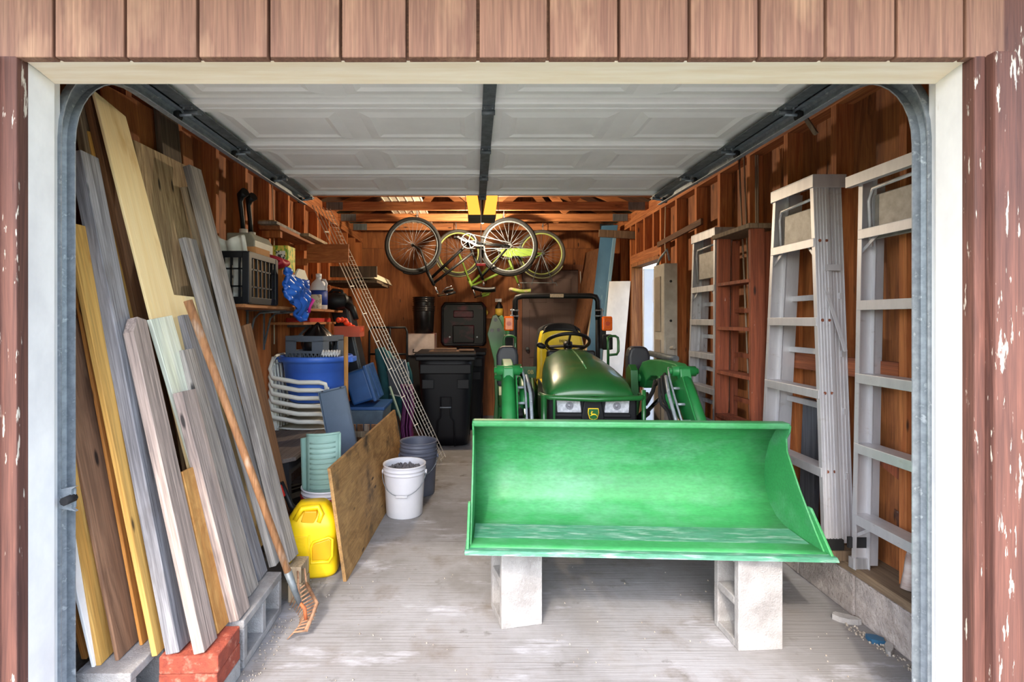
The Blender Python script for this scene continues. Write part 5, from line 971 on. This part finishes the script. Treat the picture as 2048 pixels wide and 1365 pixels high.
# boards stacked on the studs above the shelf
us = thing('wall_ledge', 'narrow timber ledge with leftover boards high on the left wall', 'shelf', (XL, 4.12, 2.08)); obj('ledge_board', B().bb(0.0, 0.16, -0.36, 0.62, 0.0, 0.03), wood('ledge wood', (166, 104, 60), (130, 76, 42), 'y'), us); split('ledge_bracket', B().bb(0.0, 0.14, -0.3, -0.26, -0.05, 0).bb(0.0, 0.18, 0.40, 0.44, -0.05, 0), M_stud, us)
for k, (x0, x1, y0, y1, h, lb) in enumerate(((0.02, 0.16, -0.42, 0.10, 0.02, 'grey plank lying lowest on the high ledge'), (0.05, 0.22, 0.12, 0.66, 0.025, 'pale plank lying at the far end of the high ledge'), (0.0, 0.12, -0.36, 0.1, 0.02, 'thin plank lying on top of the grey plank on the high ledge'))):
    z = 2.1105 if k < 2 else 2.1315
    single('spare_board', B().bb(XL+x0, XL+x1, 4.12+y0, 4.12+y1, z, z+h), [W_grey, W_tan, W_osb][k], lb, 'board', (XL+0.1, 4.0, z), 'boards on the high ledge')
single('apron_board', B().bb(-1.48, -1.11, 4.42, 4.44, 1.905, 2.07), wood('figured apron', (196, 120, 62), (160, 88, 40), 'x', k=12, dist=4, along=2.5), 'orange figured board held flat across the wire shelving', 'board', (-1.3, 4.43, 1.905), bevel=0.002)
obj('support_leg', B().bb(XL, -1.47, 4.405, 4.42, 1.88, 1.94), M_stud, us).location = (-XL, -4.12, -2.08)
pl = thing('light_fixture', 'long fluorescent strip fixture lying on grey planks near the back wall', 'light fixture', (-1.10, 5.35, 1.822)); obj('fixture_body', B().prism([(-0.09, 0.0), (0.09, 0.0), (0.05, 0.07), (-0.05, 0.07)], 'y', -0.25, 0.85), mat('fixture cream', (206, 196, 172), (186, 174, 150), rough=0.5), pl, bevel=0.004); obj('end_cap', B().prism([(-0.055, 0.015), (0.055, 0.015), (0.05, 0.085), (-0.05, 0.085)], 'y', -0.27, -0.25), M_white, pl); obj('reflector_wing', B().quadprism([(-0.16, -0.25, -0.02), (-0.09, -0.25, 0.0), (-0.09, 0.85, 0), (-0.16, 0.85, -0.02)], (0, 0, 0.006)), M_galvd, pl)
for k in range(2): single('spare_board', B().bb(-1.62+0.05*k, -0.98-0.03*k, 5.05+0.42*k, 5.40+0.55*k, 1.775-0.0*k, 1.7995), W_dk, ['grey plank bracketed to the wall under the strip fixture, nearer one', 'grey plank bracketed to the wall under the strip fixture, farther one'][k], 'board', (-1.3, 5.2, 1.775), 'planks under the fixture')
single('hung_plank', B().bb(-1.45, -0.98, 5.035, 5.065, 1.83, 1.94), W_dk, 'dark grey plank end behind the orange figured board', 'board', (-1.3, 5.05, 1.83))
# wire shelving panel leaning across
wr0 = Vector((-0.33, 4.75, 0.03)); wr1 = Vector((-1.50, 4.86, 2.50)); ax = (wr1-wr0); Lw = ax.length; ax.normalize(); wd = Vector((ax.z*0.30, 0.95, -ax.x*0.30)); wd = (wd-ax*wd.dot(ax)).normalized()
ws = thing('wire_shelving', 'long white wire shelving panel leaning from the floor to the left wall', 'wire shelf', wr0); M_wire = mat('wire white', (226, 220, 206), rough=0.4)
for k in range(6): obj('long_wire', B().cyl(wd*(0.06*k-0.12), wd*(0.06*k-0.12)+ax*Lw, 0.004 if k else 0.005, 6), M_wire, ws)
for k in range(60): obj('cross_wire', B().cyl(wd*0.06+ax*(0.02+k*Lw/60.2), wd*0.18+ax*(0.02+k*Lw/60.2), 0.0011, 4), M_wire, ws)
for k in range(9): obj('tie_bar', B().bar(wd*-0.125+ax*(0.15+k*Lw/9.5), wd*-0.055+ax*(0.15+k*Lw/9.5), 0.006, 0.016, ax), M_wire, ws)
# long black case, totes, folded chair, hand truck
cs = thing('long_case', 'long black hard case leaning upright behind the wire shelving', 'case', (-1.02, 5.11, 0)); cm = Matrix.Rotation(math.radians(-12), 4, 'Y'); obj('case_body', B().box(0, 0, 0.86, 0.17, 0.30, 1.62, cm), mat('case black', (24, 26, 32), rough=0.4), cs, bevel=0.02); obj('case_edge', B().box(0.09, -0.15, 0.86, 0.012, 0.012, 1.6, cm), M_galvd, cs); obj('case_foot', B().box(-0.0, 0.0, 0.025, 0.2, 0.3, 0.05), M_blk, cs)
M_tote = mat('tote blue', (40, 84, 136), (32, 72, 122), rough=0.5)
to = thing('storage_tote', 'blue plastic tote tipped on its side left of the black case', 'tote', (-1.00, 4.72, 0.625)); tm = Matrix.Rotation(math.radians(-18), 4, 'Y')
obj('tote_body', B().box(0, 0, 0.17, 0.20, 0.34, 0.30, tm), M_tote, to, bevel=0.02); obj('tote_lid', B().box(0.11, 0, 0.17, 0.03, 0.37, 0.34, tm), M_tote, to, bevel=0.008); obj('lid_rib', B().box(0.128, -0.06, 0.17, 0.01, 0.015, 0.30, tm).box(0.128, 0.06, 0.17, 0.01, 0.015, 0.30, tm), M_tote, to)
ct = thing('storage_tote', 'clear grey tote with a blue lid under the tipped blue tote', 'tote', (-1.005, 4.72, 0.0)); obj('tote_body', B().prism([(-0.17, 0.30), (0.17, 0.30), (0.19, 0.585), (-0.19, 0.585)], 'y', -0.22, 0.22), mat('smoky clear', (96, 112, 124), (74, 88, 98), rough=0.3), ct, bevel=0.01); obj('tote_lid', B().box(0, 0, 0.60, 0.40, 0.46, 0.03), M_tote, ct, bevel=0.006); obj('lower_tote', B().bb(-0.18, 0.18, -0.22, 0.22, 0.0, 0.295), mat('slate tote', (62, 74, 86), (52, 62, 74), rough=0.5), ct, bevel=0.015)
single('metal_panel', B().quadprism([(-1.00, 3.62, 0.01), (-0.84, 3.62, 0.01), (-0.955, 3.98, 0.86), (-1.17, 3.98, 0.86)], (0, 0.02, 0.0)), mat('steel blue grey', (98, 114, 130), (84, 98, 114), scale=(3, 3, 3), rough=0.5), 'blue-grey sheet metal panel leaning beside the blue tub', 'metal panel', (-0.95, 3.7, 0.01)) if False else None
mp = thing('metal_shelf_panel', 'blue-grey sheet metal shelf leaning between the table and the plywood', 'metal shelf', (-0.86, 3.66, 0.0)); mt_ = Matrix.Rotation(math.radians(-13), 4, 'Y') @ Matrix.Rotation(math.radians(-6), 4, 'X'); M_ms = mat('steel blue grey', (100, 114, 130), (84, 98, 114), scale=(3, 3, 3), rough=0.5)
obj('shelf_plate', B().box(0, 0, 0.47, 0.20, 0.004, 0.88, mt_), M_ms, mp); obj('shelf_flange', B().box(-0.10, -0.012, 0.47, 0.006, 0.03, 0.88, mt_), M_ms, mp); obj('shelf_flange', B().box(0.10, -0.012, 0.47, 0.006, 0.03, 0.88, mt_), M_ms, mp); obj('end_flange', B().box(0.0, -0.012, 0.905, 0.20, 0.03, 0.012, mt_), M_ms, mp); obj('bolt_hole', B().box(-0.07, -0.028, 0.905, 0.012, 0.002, 0.009, mt_), M_blkm, mp); obj('bolt_hole', B().box(0.07, -0.028, 0.905, 0.012, 0.002, 0.009, mt_), M_blkm, mp)
cr2 = thing('wooden_crate', 'small slatted wooden crate end behind the plywood sheet', 'crate', (-0.95, 4.30, 0.0)); 
for k in range(4): obj('slat', B().box(-0.09+0.06*k, 0, 0.25, 0.045, 0.02, 0.5), W_rough, cr2)
obj('crossbar', B().box(0, -0.018, 0.42, 0.25, 0.016, 0.05), W_tan, cr2); obj('crossbar', B().box(0, -0.018, 0.1, 0.25, 0.016, 0.05), W_tan, cr2)
single('garden_tool', B().tube([(-0.975, 3.84, 0.005), (-0.98, 3.84, 0.6), (-0.985, 3.84, 1.27)], [0.014, 0.015, 0.017], 10), wood('shovel handle', (196, 140, 70), (166, 110, 50), 'z', c3=(226, 196, 60)), 'wooden tool handle with a yellow tip right of the blue tub', 'handle', (-0.975, 3.84, 0.005))
fc = thing('camp_chair', 'folded teal camp chair with grey trim leaning by the black carts', 'chair', (-0.90, 5.44, 0))
def fcf(u, v): return Vector((-0.17+0.36*u+0.05*math.sin(v*3), -0.05-0.09*math.sin(u*PI)+0.03*math.sin(u*19+v*5), 0.42+0.66*v-0.12*u*v+0.05*math.sin(u*6)))
obj('seat_fabric', B().grid(fcf, 20, 16), mat('teal fabric', (22, 82, 86), (14, 60, 66), scale=(12, 12, 5), rough=0.8), fc, solid=0.04)
obj('side_panel', B().quadprism([(0.02, -0.20, 0.62), (0.22, -0.20, 0.58), (0.18, -0.20, 0.98), (-0.02, -0.20, 1.0)], (0, 0.03, 0)), mat('charcoal fabric', (66, 68, 74), rough=0.9), fc); obj('trim_piping', B().tube([(0.02, -0.205, 0.62), (0.22, -0.205, 0.58), (0.30, -0.21, 0.48), (0.18, -0.21, 0.50)], 0.008, 6).tube([(-0.02, -0.205, 1.0), (0.06, -0.205, 0.86), (0.18, -0.205, 0.98), (0.22, -0.205, 0.8)], 0.007, 6), mat('grey piping', (170, 172, 174)), fc)
for x0, x1 in ((-0.16, 0.10), (0.0, 0.14), (0.14, -0.02), (0.2, 0.2)): obj('leg', B().cyl((x0, -0.1, 0.0), (x1, -0.12, 0.85), 0.011, 8), M_galvd, fc)
ht = thing('hand_truck', 'black tubular hand truck frame behind the teal camp chair', 'hand truck', (-1.0, 5.78, 0)); 
for x in (-0.22, 0.02, 0.22): obj('frame_tube', B().tube([(x, 0, 0.02), (x, 0.05, 1.26), (x*0.9, 0.05, 1.31)], 0.013, 8), M_blk, ht)
obj('cross_tube', B().tube([(-0.2, 0.05, 1.31), (0.2, 0.05, 1.31)], 0.013, 8), M_blk, ht); obj('cross_tube', B().tube([(-0.22, 0.04, 1.0), (0.22, 0.04, 1.0)], 0.012, 8), M_blk, ht); obj('toe_plate', B().bb(-0.24, 0.24, -0.2, 0.02, 0.0, 0.012), M_blk, ht)
single('purple_fabric', B().grid(lambda u, v: Vector((-0.72+0.10*u+0.01*math.sin(v*11), 5.02+0.02*math.sin(u*20), 0.002+0.75*v)), 10, 8), mat('purple cloth', (96, 20, 80), (70, 12, 60)), 'rolled purple cloth standing behind the wire shelving', 'cloth', (-0.7, 5.02, 0.0), solid=0.03)
single('green_stick', B().cyl((-0.62, 5.12, 0.003), (-0.86, 5.10, 0.72), 0.012, 8), mat('sage stick', (130, 150, 130)), 'pale green stick leaning behind the wire shelving', 'stick', (-0.62, 5.12, 0.003))
# wheeled bins
M_cart = mat('cart black', (15, 15, 20), (12, 12, 16), scale=(5, 5, 5), rough=0.5, spec=0.3)
def cart(loc, rot, label, open_lid, handle_bar=True):
    t = thing('wheeled_bin', label, 'trash cart', loc, rot, 'wheeled trash carts')
    def cf(u, v):
        a = 2*PI*u; s = lerp(v, [(0, 0.80), (0.02, 0.82), (0.93, 1.0), (1, 1.0)]); ce_, se = math.cos(a), math.sin(a)
        return Vector((0.305*s*math.copysign(abs(ce_)**0.35, ce_), 0.36*s*math.copysign(abs(se)**0.35, se), 0.02+0.98*v))
    obj('cart_body', B().grid(cf, 48, 10, cu=True), M_cart, t, solid=0.008)
    obj('cart_rim', B().prism([(-0.325, -0.375), (0.325, -0.375), (0.325, 0.375), (-0.325, 0.375)], 'z', 0.955, 1.005), M_cart, t, bevel=0.012)
    obj('front_band', B().box(0, -0.355, 0.865, 0.56, 0.03, 0.11), M_cart, t, bevel=0.012); obj('hand_pocket', B().box(-0.19, -0.352, 0.70, 0.13, 0.012, 0.10).box(0.19, -0.352, 0.70, 0.13, 0.012, 0.10), M_cart, t, bevel=0.02)
    if handle_bar:
        obj('catch_recess', B().tube([(-0.10, -0.333, 0.02), (-0.09, -0.345, 0.30), (-0.055, -0.353, 0.34), (-0.055, -0.358, 0.56), (0.055, -0.358, 0.56), (0.055, -0.353, 0.34), (0.09, -0.345, 0.30), (0.10, -0.333, 0.02)], 0.009, 6), M_cart, t); obj('catch_bar', B().cyl((-0.06, -0.372, 0.45), (0.06, -0.372, 0.45), 0.007, 8), M_galv, t)
    for sx in (-1, 1): obj('wheel', B().cyl((sx*0.21, 0.33, 0.125), (sx*0.27, 0.33, 0.125), 0.125, 20), M_rubber, t)
    obj('rear_handle', B().tube([(-0.22, 0.37, 0.98), (-0.22, 0.43, 1.0), (0.22, 0.43, 1.0), (0.22, 0.37, 0.98)], 0.016, 8), M_cart, t)
    if open_lid:
        M_lid = mat('lid with painted reflection', (18, 15, 18), (12, 11, 13), scale=(4, 4, 4), rough=0.28, spec=0.12, c3=(86, 30, 42), s3=(3, 3, 4), lo3=0.5, hi3=0.66)  # red patches put a reddish reflection into the lid's colour
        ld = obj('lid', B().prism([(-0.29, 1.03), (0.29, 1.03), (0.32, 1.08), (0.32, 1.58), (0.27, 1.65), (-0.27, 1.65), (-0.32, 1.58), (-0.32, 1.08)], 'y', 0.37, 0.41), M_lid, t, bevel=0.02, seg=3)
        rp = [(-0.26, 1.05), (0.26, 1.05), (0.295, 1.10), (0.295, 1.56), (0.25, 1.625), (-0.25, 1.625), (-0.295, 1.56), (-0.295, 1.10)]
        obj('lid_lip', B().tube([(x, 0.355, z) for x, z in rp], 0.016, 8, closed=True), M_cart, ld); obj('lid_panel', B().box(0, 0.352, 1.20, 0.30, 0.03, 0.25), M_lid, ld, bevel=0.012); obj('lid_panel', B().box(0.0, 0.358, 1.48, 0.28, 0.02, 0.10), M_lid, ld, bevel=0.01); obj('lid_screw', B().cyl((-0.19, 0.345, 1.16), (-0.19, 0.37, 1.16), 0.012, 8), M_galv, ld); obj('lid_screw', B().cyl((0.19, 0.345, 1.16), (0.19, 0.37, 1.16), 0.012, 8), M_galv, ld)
    else:
        obj('lid', B().prism([(-0.335, -0.39), (0.335, -0.39), (0.335, 0.39), (-0.335, 0.39)], 'z', 1.006, 1.04), M_cart, t, bevel=0.014)
    return t
cart((-0.315, 5.78, 0), math.radians(1), 'black wheeled trash cart in front, with cardboard on its closed lid', False)
cart((-0.16, 6.62, 0), math.radians(-2), 'black wheeled trash cart behind, its shiny lid standing open', True)
single('flat_cardboard', B().bb(-0.50, -0.16, 5.55, 5.85, 1.041, 1.05).bb(-0.17, 0.0, 5.58, 5.80, 1.0505, 1.062).bb(-0.45, -0.2, 5.6, 5.8, 1.0505, 1.075), mat('dirty cardboard', (96, 70, 52), (66, 50, 40), scale=(6, 6, 6), rough=0.9), 'dirty flattened cardboard on the front trash cart', 'cardboard', (-0.3, 5.7, 1.041))
bx = thing('metal_box', 'dented metal box with a red rust stain, under the dark buckets', 'metal box', (-0.70, 6.65, 0)); obj('box_body', B().bb(-0.18, 0.19, -0.2, 0.2, 0.94, 1.22), mat('stained tin', (170, 150, 138), (140, 122, 110), scale=(5, 5, 5), rough=0.45, metal=0.3, c3=(206, 96, 92), s3=(4, 4, 4), lo3=0.52, hi3=0.7), bx, bevel=0.006); obj('box_stand', B().bb(-0.17, 0.18, -0.18, 0.18, 0.0, 0.938), M_blkm, bx); obj('box_handle', B().tube([(-0.08, -0.205, 1.02), (-0.08, -0.225, 0.98), (0.08, -0.225, 0.98), (0.08, -0.205, 1.02)], 0.008, 6), M_blk, bx)
M_db = mat('dark shiny bucket', (30, 27, 28), (24, 22, 23), scale=(4, 4, 4), rough=0.25, metal=0.3)
pail((-0.665, 6.62, 1.2205), 0.128, 0.145, 0.36, M_db, 'lower dark shiny bucket on the stained metal box', bail=False); pail((-0.665, 6.62, 1.34), 0.122, 0.143, 0.36, M_db, 'upper dark shiny bucket nested on the stained metal box', bail=False)
# ================================================================== OVERHEAD: opener, bulb, bikes, back wall things
op = thing('door_opener', 'garage door opener with two lit amber lens covers under the trusses', 'door opener', P(964, 410, 4.4))
Oo = P(964, 410, 4.4)
obj('opener_body', B().bb(-0.125, 0.125, 0.03, 0.30, -0.105, 0.13), mat('opener grey', (70, 72, 66), rough=0.5), op, bevel=0.01)
M_amberl = mat('lit amber lens', (214, 130, 40), rough=0.4, emit=(255, 160, 60), estr=0.9)
for sx in (-1, 1): obj('lens_cover', B().prism([(sx*0.012, -0.085), (sx*0.118, -0.085), (sx*0.142, 0.11), (sx*0.045, 0.11)], 'y', -0.01, 0.03), M_amberl, op, bevel=0.004)
obj('lower_panel', B().bb(-0.12, 0.12, -0.005, 0.03, -0.120, -0.088), mat('opener panel', (66, 70, 58), rough=0.5), op)
obj('drive_rail', B().bb(-0.014, 0.014, -0.62, 0.03, 0.10, 0.135), M_galvd, op); obj('chain_sprocket', B().tube([(0.004, -0.03, 0.10), (0.0, -0.03, -0.02), (0.004, -0.03, -0.09)], [0.012, 0.008, 0.005], 8), M_blkm, op)
obj('hanger_strap', B().bb(-0.15, -0.146, 0.10, 0.13, -0.03, 0.155).bb(0.146, 0.15, 0.10, 0.13, -0.03, 0.155).bb(-0.15, 0.15, 0.10, 0.13, 0.13, 0.136), M_galvd, op)
bu = P(965, 442, 5.43)
lb = thing('light_bulb', 'bare glowing bulb hanging below the trusses', 'light bulb', bu)
bo = obj('bulb_glass', B().sph((0, 0, 0), 0.030, 14, 8), mat('bulb glow', (255, 240, 210), emit=(255, 214, 150), estr=22.0), lb); obj('bulb_socket', B().cyl((0, 0, 0.025), (0, 0, 0.075), 0.02, 12), M_blkm, lb); obj('bulb_cord', B().cyl((0, 0, 0.07), (0, 0, 2.59-bu.z), 0.005, 6), M_blkm, lb)
ld_ = bpy.data.lights.new('bulb_light', 'POINT'); lo_ = bpy.data.objects.new('bulb_light', ld_); C.objects.link(lo_); lo_.parent = lb; lo_.location = (0, -0.0, -0.05); ld_.energy = 62.0; ld_.color = (1.0, 0.80, 0.56); ld_.shadow_soft_size = 0.04
pc0 = P(961, 425, 4.25); pc1 = P(962, 527, 4.25)
pc = thing('release_cord', 'white pull cord with a red handle hanging from the opener rail', 'pull cord', pc1); obj('cord_line', B().cyl((0, 0, 0), (0, 0, 2.475-pc1.z), 0.003, 6), M_white, pc); obj('red_handle', B().bb(-0.04, 0.04, -0.008, 0.008, -0.022, 0.0), mat('handle red', (206, 26, 34), rough=0.45), pc, bevel=0.005)
# vinyl siding strips lying over the truss chords
for k, (x0, x1, lb_) in enumerate(((-0.98, -0.74, 'left cream vinyl panel lying across the trusses'), (-0.735, -0.55, 'right cream vinyl panel lying across the trusses'))):
    b = B().bb(x0, x1, 4.90, 6.9, 2.682, 2.686)
    for q in range(3): b.bb(x0+0.01+q*0.08, x0+0.018+q*0.08, 4.90, 6.9, 2.6775, 2.682)
    o = single('vinyl_panel', b, mat('cream vinyl', (226, 216, 196), rough=0.5), lb_, 'vinyl panel', (x0, 5.9, 2.68), 'vinyl panels on the trusses')
# ---- bicycles hanging upside down by their wheels
def bike(d, H, style, label, cols):
    """H: photo pixels of the joints; everything lies around the depth d"""
    o0 = P(*H['bb'], d); t = thing('bicycle', label, 'bicycle', o0, group='bikes hanging from the trusses')
    Q = lambda p, y=0.0: P(p[0], p[1], d)-o0+Vector((0, y, 0))
    m_tyre, m_rim, m_frame, m_fend = cols
    for w in ('front', 'rear'):
        c = Q(H[w]); r = H[w+'_r']*d/FPX
        circ = lambda rr, y=0.0, n=44: [c+Vector((rr*math.cos(2*PI*i/n), y, rr*math.sin(2*PI*i/n))) for i in range(n)]
        wh = obj('wheel_tyre', B().tube(circ(r-0.02), 0.021 if style == 0 else 0.022, 8, closed=True), m_tyre, t)
        obj('wheel_rim', B().tube(circ(r-0.047), 0.011, 8, closed=True), m_rim, wh)
        for k in range(28):
            a = 2*PI*k/28; s_ = 1 if k % 2 else -1
            obj('spoke', B().cyl(c+Vector((0.018*math.cos(a+0.7*s_), s_*0.025, 0.018*math.sin(a+0.7*s_))), c+Vector(((r-0.05)*math.cos(a), 0, (r-0.05)*math.sin(a))), 0.0016, 4), M_galv, wh)
        obj('wheel_hub', B().cyl(c+Vector((0, -0.045, 0)), c+Vector((0, 0.045, 0)), 0.020, 10), M_galvd, wh)
        if m_fend:
            a0, a1 = H[w+'_f']
            fn = lambda u, v: c+Vector(((r+0.012-0.012*(2*v-1)**2)*math.cos(math.radians(a0+(a1-a0)*u)), 0.035*(2*v-1), (r+0.012-0.012*(2*v-1)**2)*math.sin(math.radians(a0+(a1-a0)*u))))
            obj('mudguard', B().grid(fn, 20, 5), m_fend, t, solid=0.003)
    def tb(name, pts, r, m=m_frame, y=0.0, par=t): return obj(name, B().tube([Q(p, y) for p in pts], r, 10), m, par)
    for y in (-0.05, 0.05): tb('fork_blade', H['fork'], 0.011, m_frame if style == 0 else m_frame, y)
    tb('head_tube', H['head'], 0.021); tb('down_tube', H['down'], 0.017); tb('top_tube', H['topt'], 0.016); tb('seat_tube', H['seat'], 0.016)
    for y in (-0.05, 0.05): tb('chain_stay', [H['bb'], H['rear']], 0.010, m_frame, y); tb('seat_stay', [H['rear'], H['stay']], 0.009, m_frame, y)
    tb('seat_post', [H['seat'][-1], H['saddle']], 0.013, M_chrome)
    s = Q(H['saddle']); sd = obj('saddle', B().grid(lambda u, v: s+Vector((H['sdir']*(-0.13+0.27*u), (v*2-1)*(0.085*(1-u)**0.7+0.022), -0.005-0.045*math.sin(min(1, u*1.1)*PI)*0.4-0.03*(1-u)-0.02*(1-(v*2-1)**2))), 14, 9), cols_sad[style], t, solid=0.035)
    # chainring and crank
    c = Q(H['bb'], -0.06); crg = obj('chainring', B().tube([c+Vector((0.085*math.cos(2*PI*i/28), 0, 0.085*math.sin(2*PI*i/28))) for i in range(28)], 0.007, 6, closed=True), M_galvd, t)
    for k in range(5): a = 2*PI*k/5; obj('ring_arm', B().bar(c, c+Vector((0.083*math.cos(a), 0, 0.083*math.sin(a))), 0.012, 0.004, (0, 1, 0)), M_galv, crg)
    for sg in (-1, 1):
        e = c+Vector((sg*0.13, 0.0 if sg > 0 else 0.13, sg*-0.07)); obj('crank_arm', B().bar(c+Vector((0, 0.0 if sg > 0 else 0.12, 0)), e, 0.014, 0.022, (0, 1, 0)), M_galv, t); obj('pedal', B().box(e.x, e.y+(-0.05 if sg > 0 else 0.05), e.z, 0.09, 0.09, 0.022), M_blk, t, bevel=0.004)
    obj('chain', B().tube([Q(H['bb'], -0.06)+Vector((0, 0, 0.085)), Q(H['rear'], -0.06)+Vector((0, 0, 0.035)), Q(H['rear'], -0.06)+Vector((0.035, 0, 0)), Q(H['rear'], -0.06)+Vector((0, 0, -0.035)), Q(H['bb'], -0.06)+Vector((0, 0, -0.085))], 0.005, 6), M_galvd, t)
    st_ = Q(H['stem'][-1]); obj('stem', B().tube([Q(p) for p in H['stem']], 0.013, 8), M_chrome, t)
    hb_ = B().tube([st_+Vector((H['hdir']*0.17, -0.29, 0.03)), st_+Vector((H['hdir']*0.10, -0.27, 0.01)), st_+Vector((0.0, -0.10, -0.02)), st_+Vector((0.0, 0.10, -0.02)), st_+Vector((H['hdir']*0.10, 0.27, 0.01)), st_+Vector((H['hdir']*0.17, 0.29, 0.03))], 0.011, 8); obj('handlebar', hb_, M_chrome, t)
    for sg in (-1, 1): obj('grip', B().cyl(st_+Vector((H['hdir']*0.09, sg*0.268, 0.005)), st_+Vector((H['hdir']*0.19, sg*0.293, 0.035)), 0.017, 10), cols_grip[style], t)
    for sg in (-1, 1): obj('brake_lever', B().tube([st_+Vector((H['hdir']*0.06, sg*0.25, 0.0)), st_+Vector((H['hdir']*0.10, sg*0.25, 0.05)), st_+Vector((H['hdir']*0.17, sg*0.27, 0.07))], 0.006, 6), M_chrome, t)
    return t
M_lime = mat('lime paint', (160, 196, 84), (146, 182, 72), rough=0.35); M_limer = mat('lime rim', (176, 190, 112), (158, 172, 96), scale=(20, 20, 20), rough=0.4)
cols_sad = [M_blk, mat('tan lime saddle', (214, 190, 160), (180, 196, 96), scale=(9, 9, 9), lo=0.5, hi=0.54)]; cols_grip = [M_blk, M_lime]
HB = dict(front=(826, 491), rear=(1018, 493), front_r=57, rear_r=58, bb=(937, 484), fork=[(826, 491), (841, 500), (849, 522), (856, 545)], head=[(854, 542), (868, 570)], down=[(863, 556), (923, 500), (937, 486)], topt=[(867, 567), (944, 507)], seat=[(937, 484), (966, 560)], stay=(962, 556), saddle=(968, 572), sdir=-1, stem=[(868, 570), (876, 588)], hdir=1, front_f=(250, 330), rear_f=(205, 320))
bike(5.80, HB, 0, 'black bicycle hanging upside down, nearer of the two', (M_rubber, M_galvd, M_blk, M_blkm))
HLm = dict(front=(917, 506), rear=(1083, 508), front_r=47, rear_r=48, bb=(1010, 506), fork=[(917, 506), (925, 525), (938, 560)], head=[(936, 556), (945, 575)], down=[(944, 566), (985, 528), (1003, 508), (1010, 506)], topt=[(945, 572), (1026, 534)], seat=[(1014, 510), (1036, 566)], stay=(1028, 545), saddle=(1040, 576), sdir=-1, stem=[(945, 575), (950, 592)], hdir=1, front_f=(190, 330), rear_f=(215, 330))
lb2 = bike(6.52, HLm, 1, 'lime green cruiser bicycle hanging upside down behind the black one', (mat('cream tyre', (60, 58, 54), (80, 76, 70)), M_limer, M_lime, mat('lime white mudguard', (206, 210, 160), rough=0.4)))
o0 = P(1010, 506, 6.52)
obj('chain_guard', B().prism([((P(a, c_, 6.52)-o0).x, (P(a, c_, 6.52)-o0).z) for a, c_ in ((1000, 502), (1014, 498), (1072, 500), (1072, 512), (1020, 517), (1004, 513))], 'y', -0.075, -0.068), M_lime, lb2)
obj('luggage_rack', B().tube([P(a, c_, 6.45)-o0 for a, c_ in ((1040, 566), (1112, 566), (1114, 572))], 0.006, 6).tube([P(1083, 508, 6.45)-o0, P(1063, 570, 6.45)-o0], 0.006, 6).tube([P(1083, 508, 6.45)-o0, P(1106, 566, 6.45)-o0], 0.006, 6), M_galv, lb2)
for i, (px, py, d, tz, lb_) in enumerate(((834, 437, 5.80, 5.43, 'steel hook over the left wheel of the black bicycle'), (1008, 437, 5.80, 5.43, 'steel hook over the right wheel of the black bicycle'), (912, 460, 6.52, 6.04, 'steel hook over the left wheel of the lime bicycle'), (1086, 461, 6.52, 6.04, 'steel hook over the right wheel of the lime bicycle'))):
    p = P(px, py, d); single('bike_hook', B().tube([p+Vector((0, 0.0, 0.09)), p+Vector((0, 0, -0.01)), p+Vector((0, 0.02, -0.045)), p+Vector((0, 0.045, -0.03))], 0.005, 6).tube([p+Vector((0, 0, 0.09)), Vector((p.x, 6.02 if d < 6 else 6.63, 2.63))], 0.004, 6), M_galv, lb_, 'hook', p, 'bike hooks')
# ---- small things on the back wall
sh3 = thing('wall_shelf', 'small wooden shelf on the back wall between cart and door', 'shelf', (0.22, YB, 1.42)); obj('shelf_board', B().bb(-0.25, 0.30, -0.18, -0.001, 0.0, 0.02), M_shf, sh3); obj('shelf_bracket', B().bb(-0.2, -0.18, -0.16, -0.001, -0.08, 0.0).bb(0.22, 0.24, -0.16, -0.001, -0.08, 0.0), M_galvd, sh3)
fx = thing('spray_bottle', 'black and yellow spray bottle on the small back wall shelf', 'bottle', (0.36, 7.19, 1.4405)); obj('bottle_body', B().lathe([(0.05, 0), (0.055, 0.01), (0.055, 0.15), (0.02, 0.20), (0.02, 0.22)], 16), M_blk, fx); obj('bottle_label', B().lathe([(0.056, 0.02), (0.056, 0.12)], 16), mat('label yellow', (206, 170, 60)), fx); obj('trigger_head', B().box(-0.01, 0, 0.24, 0.09, 0.03, 0.045), M_white, fx)
single('rope_coil', B().tube([(0.10+0.09*math.cos(a), 7.13, 1.4405+0.012+0.05*(1+math.sin(a))) for a in [2*PI*i/20 for i in range(20)]], 0.012, 6, closed=True), mat('yellow rope', (196, 168, 60), (160, 130, 40)), 'coil of yellow rope on the small back wall shelf', 'rope', (0.1, 7.13, 1.4405))
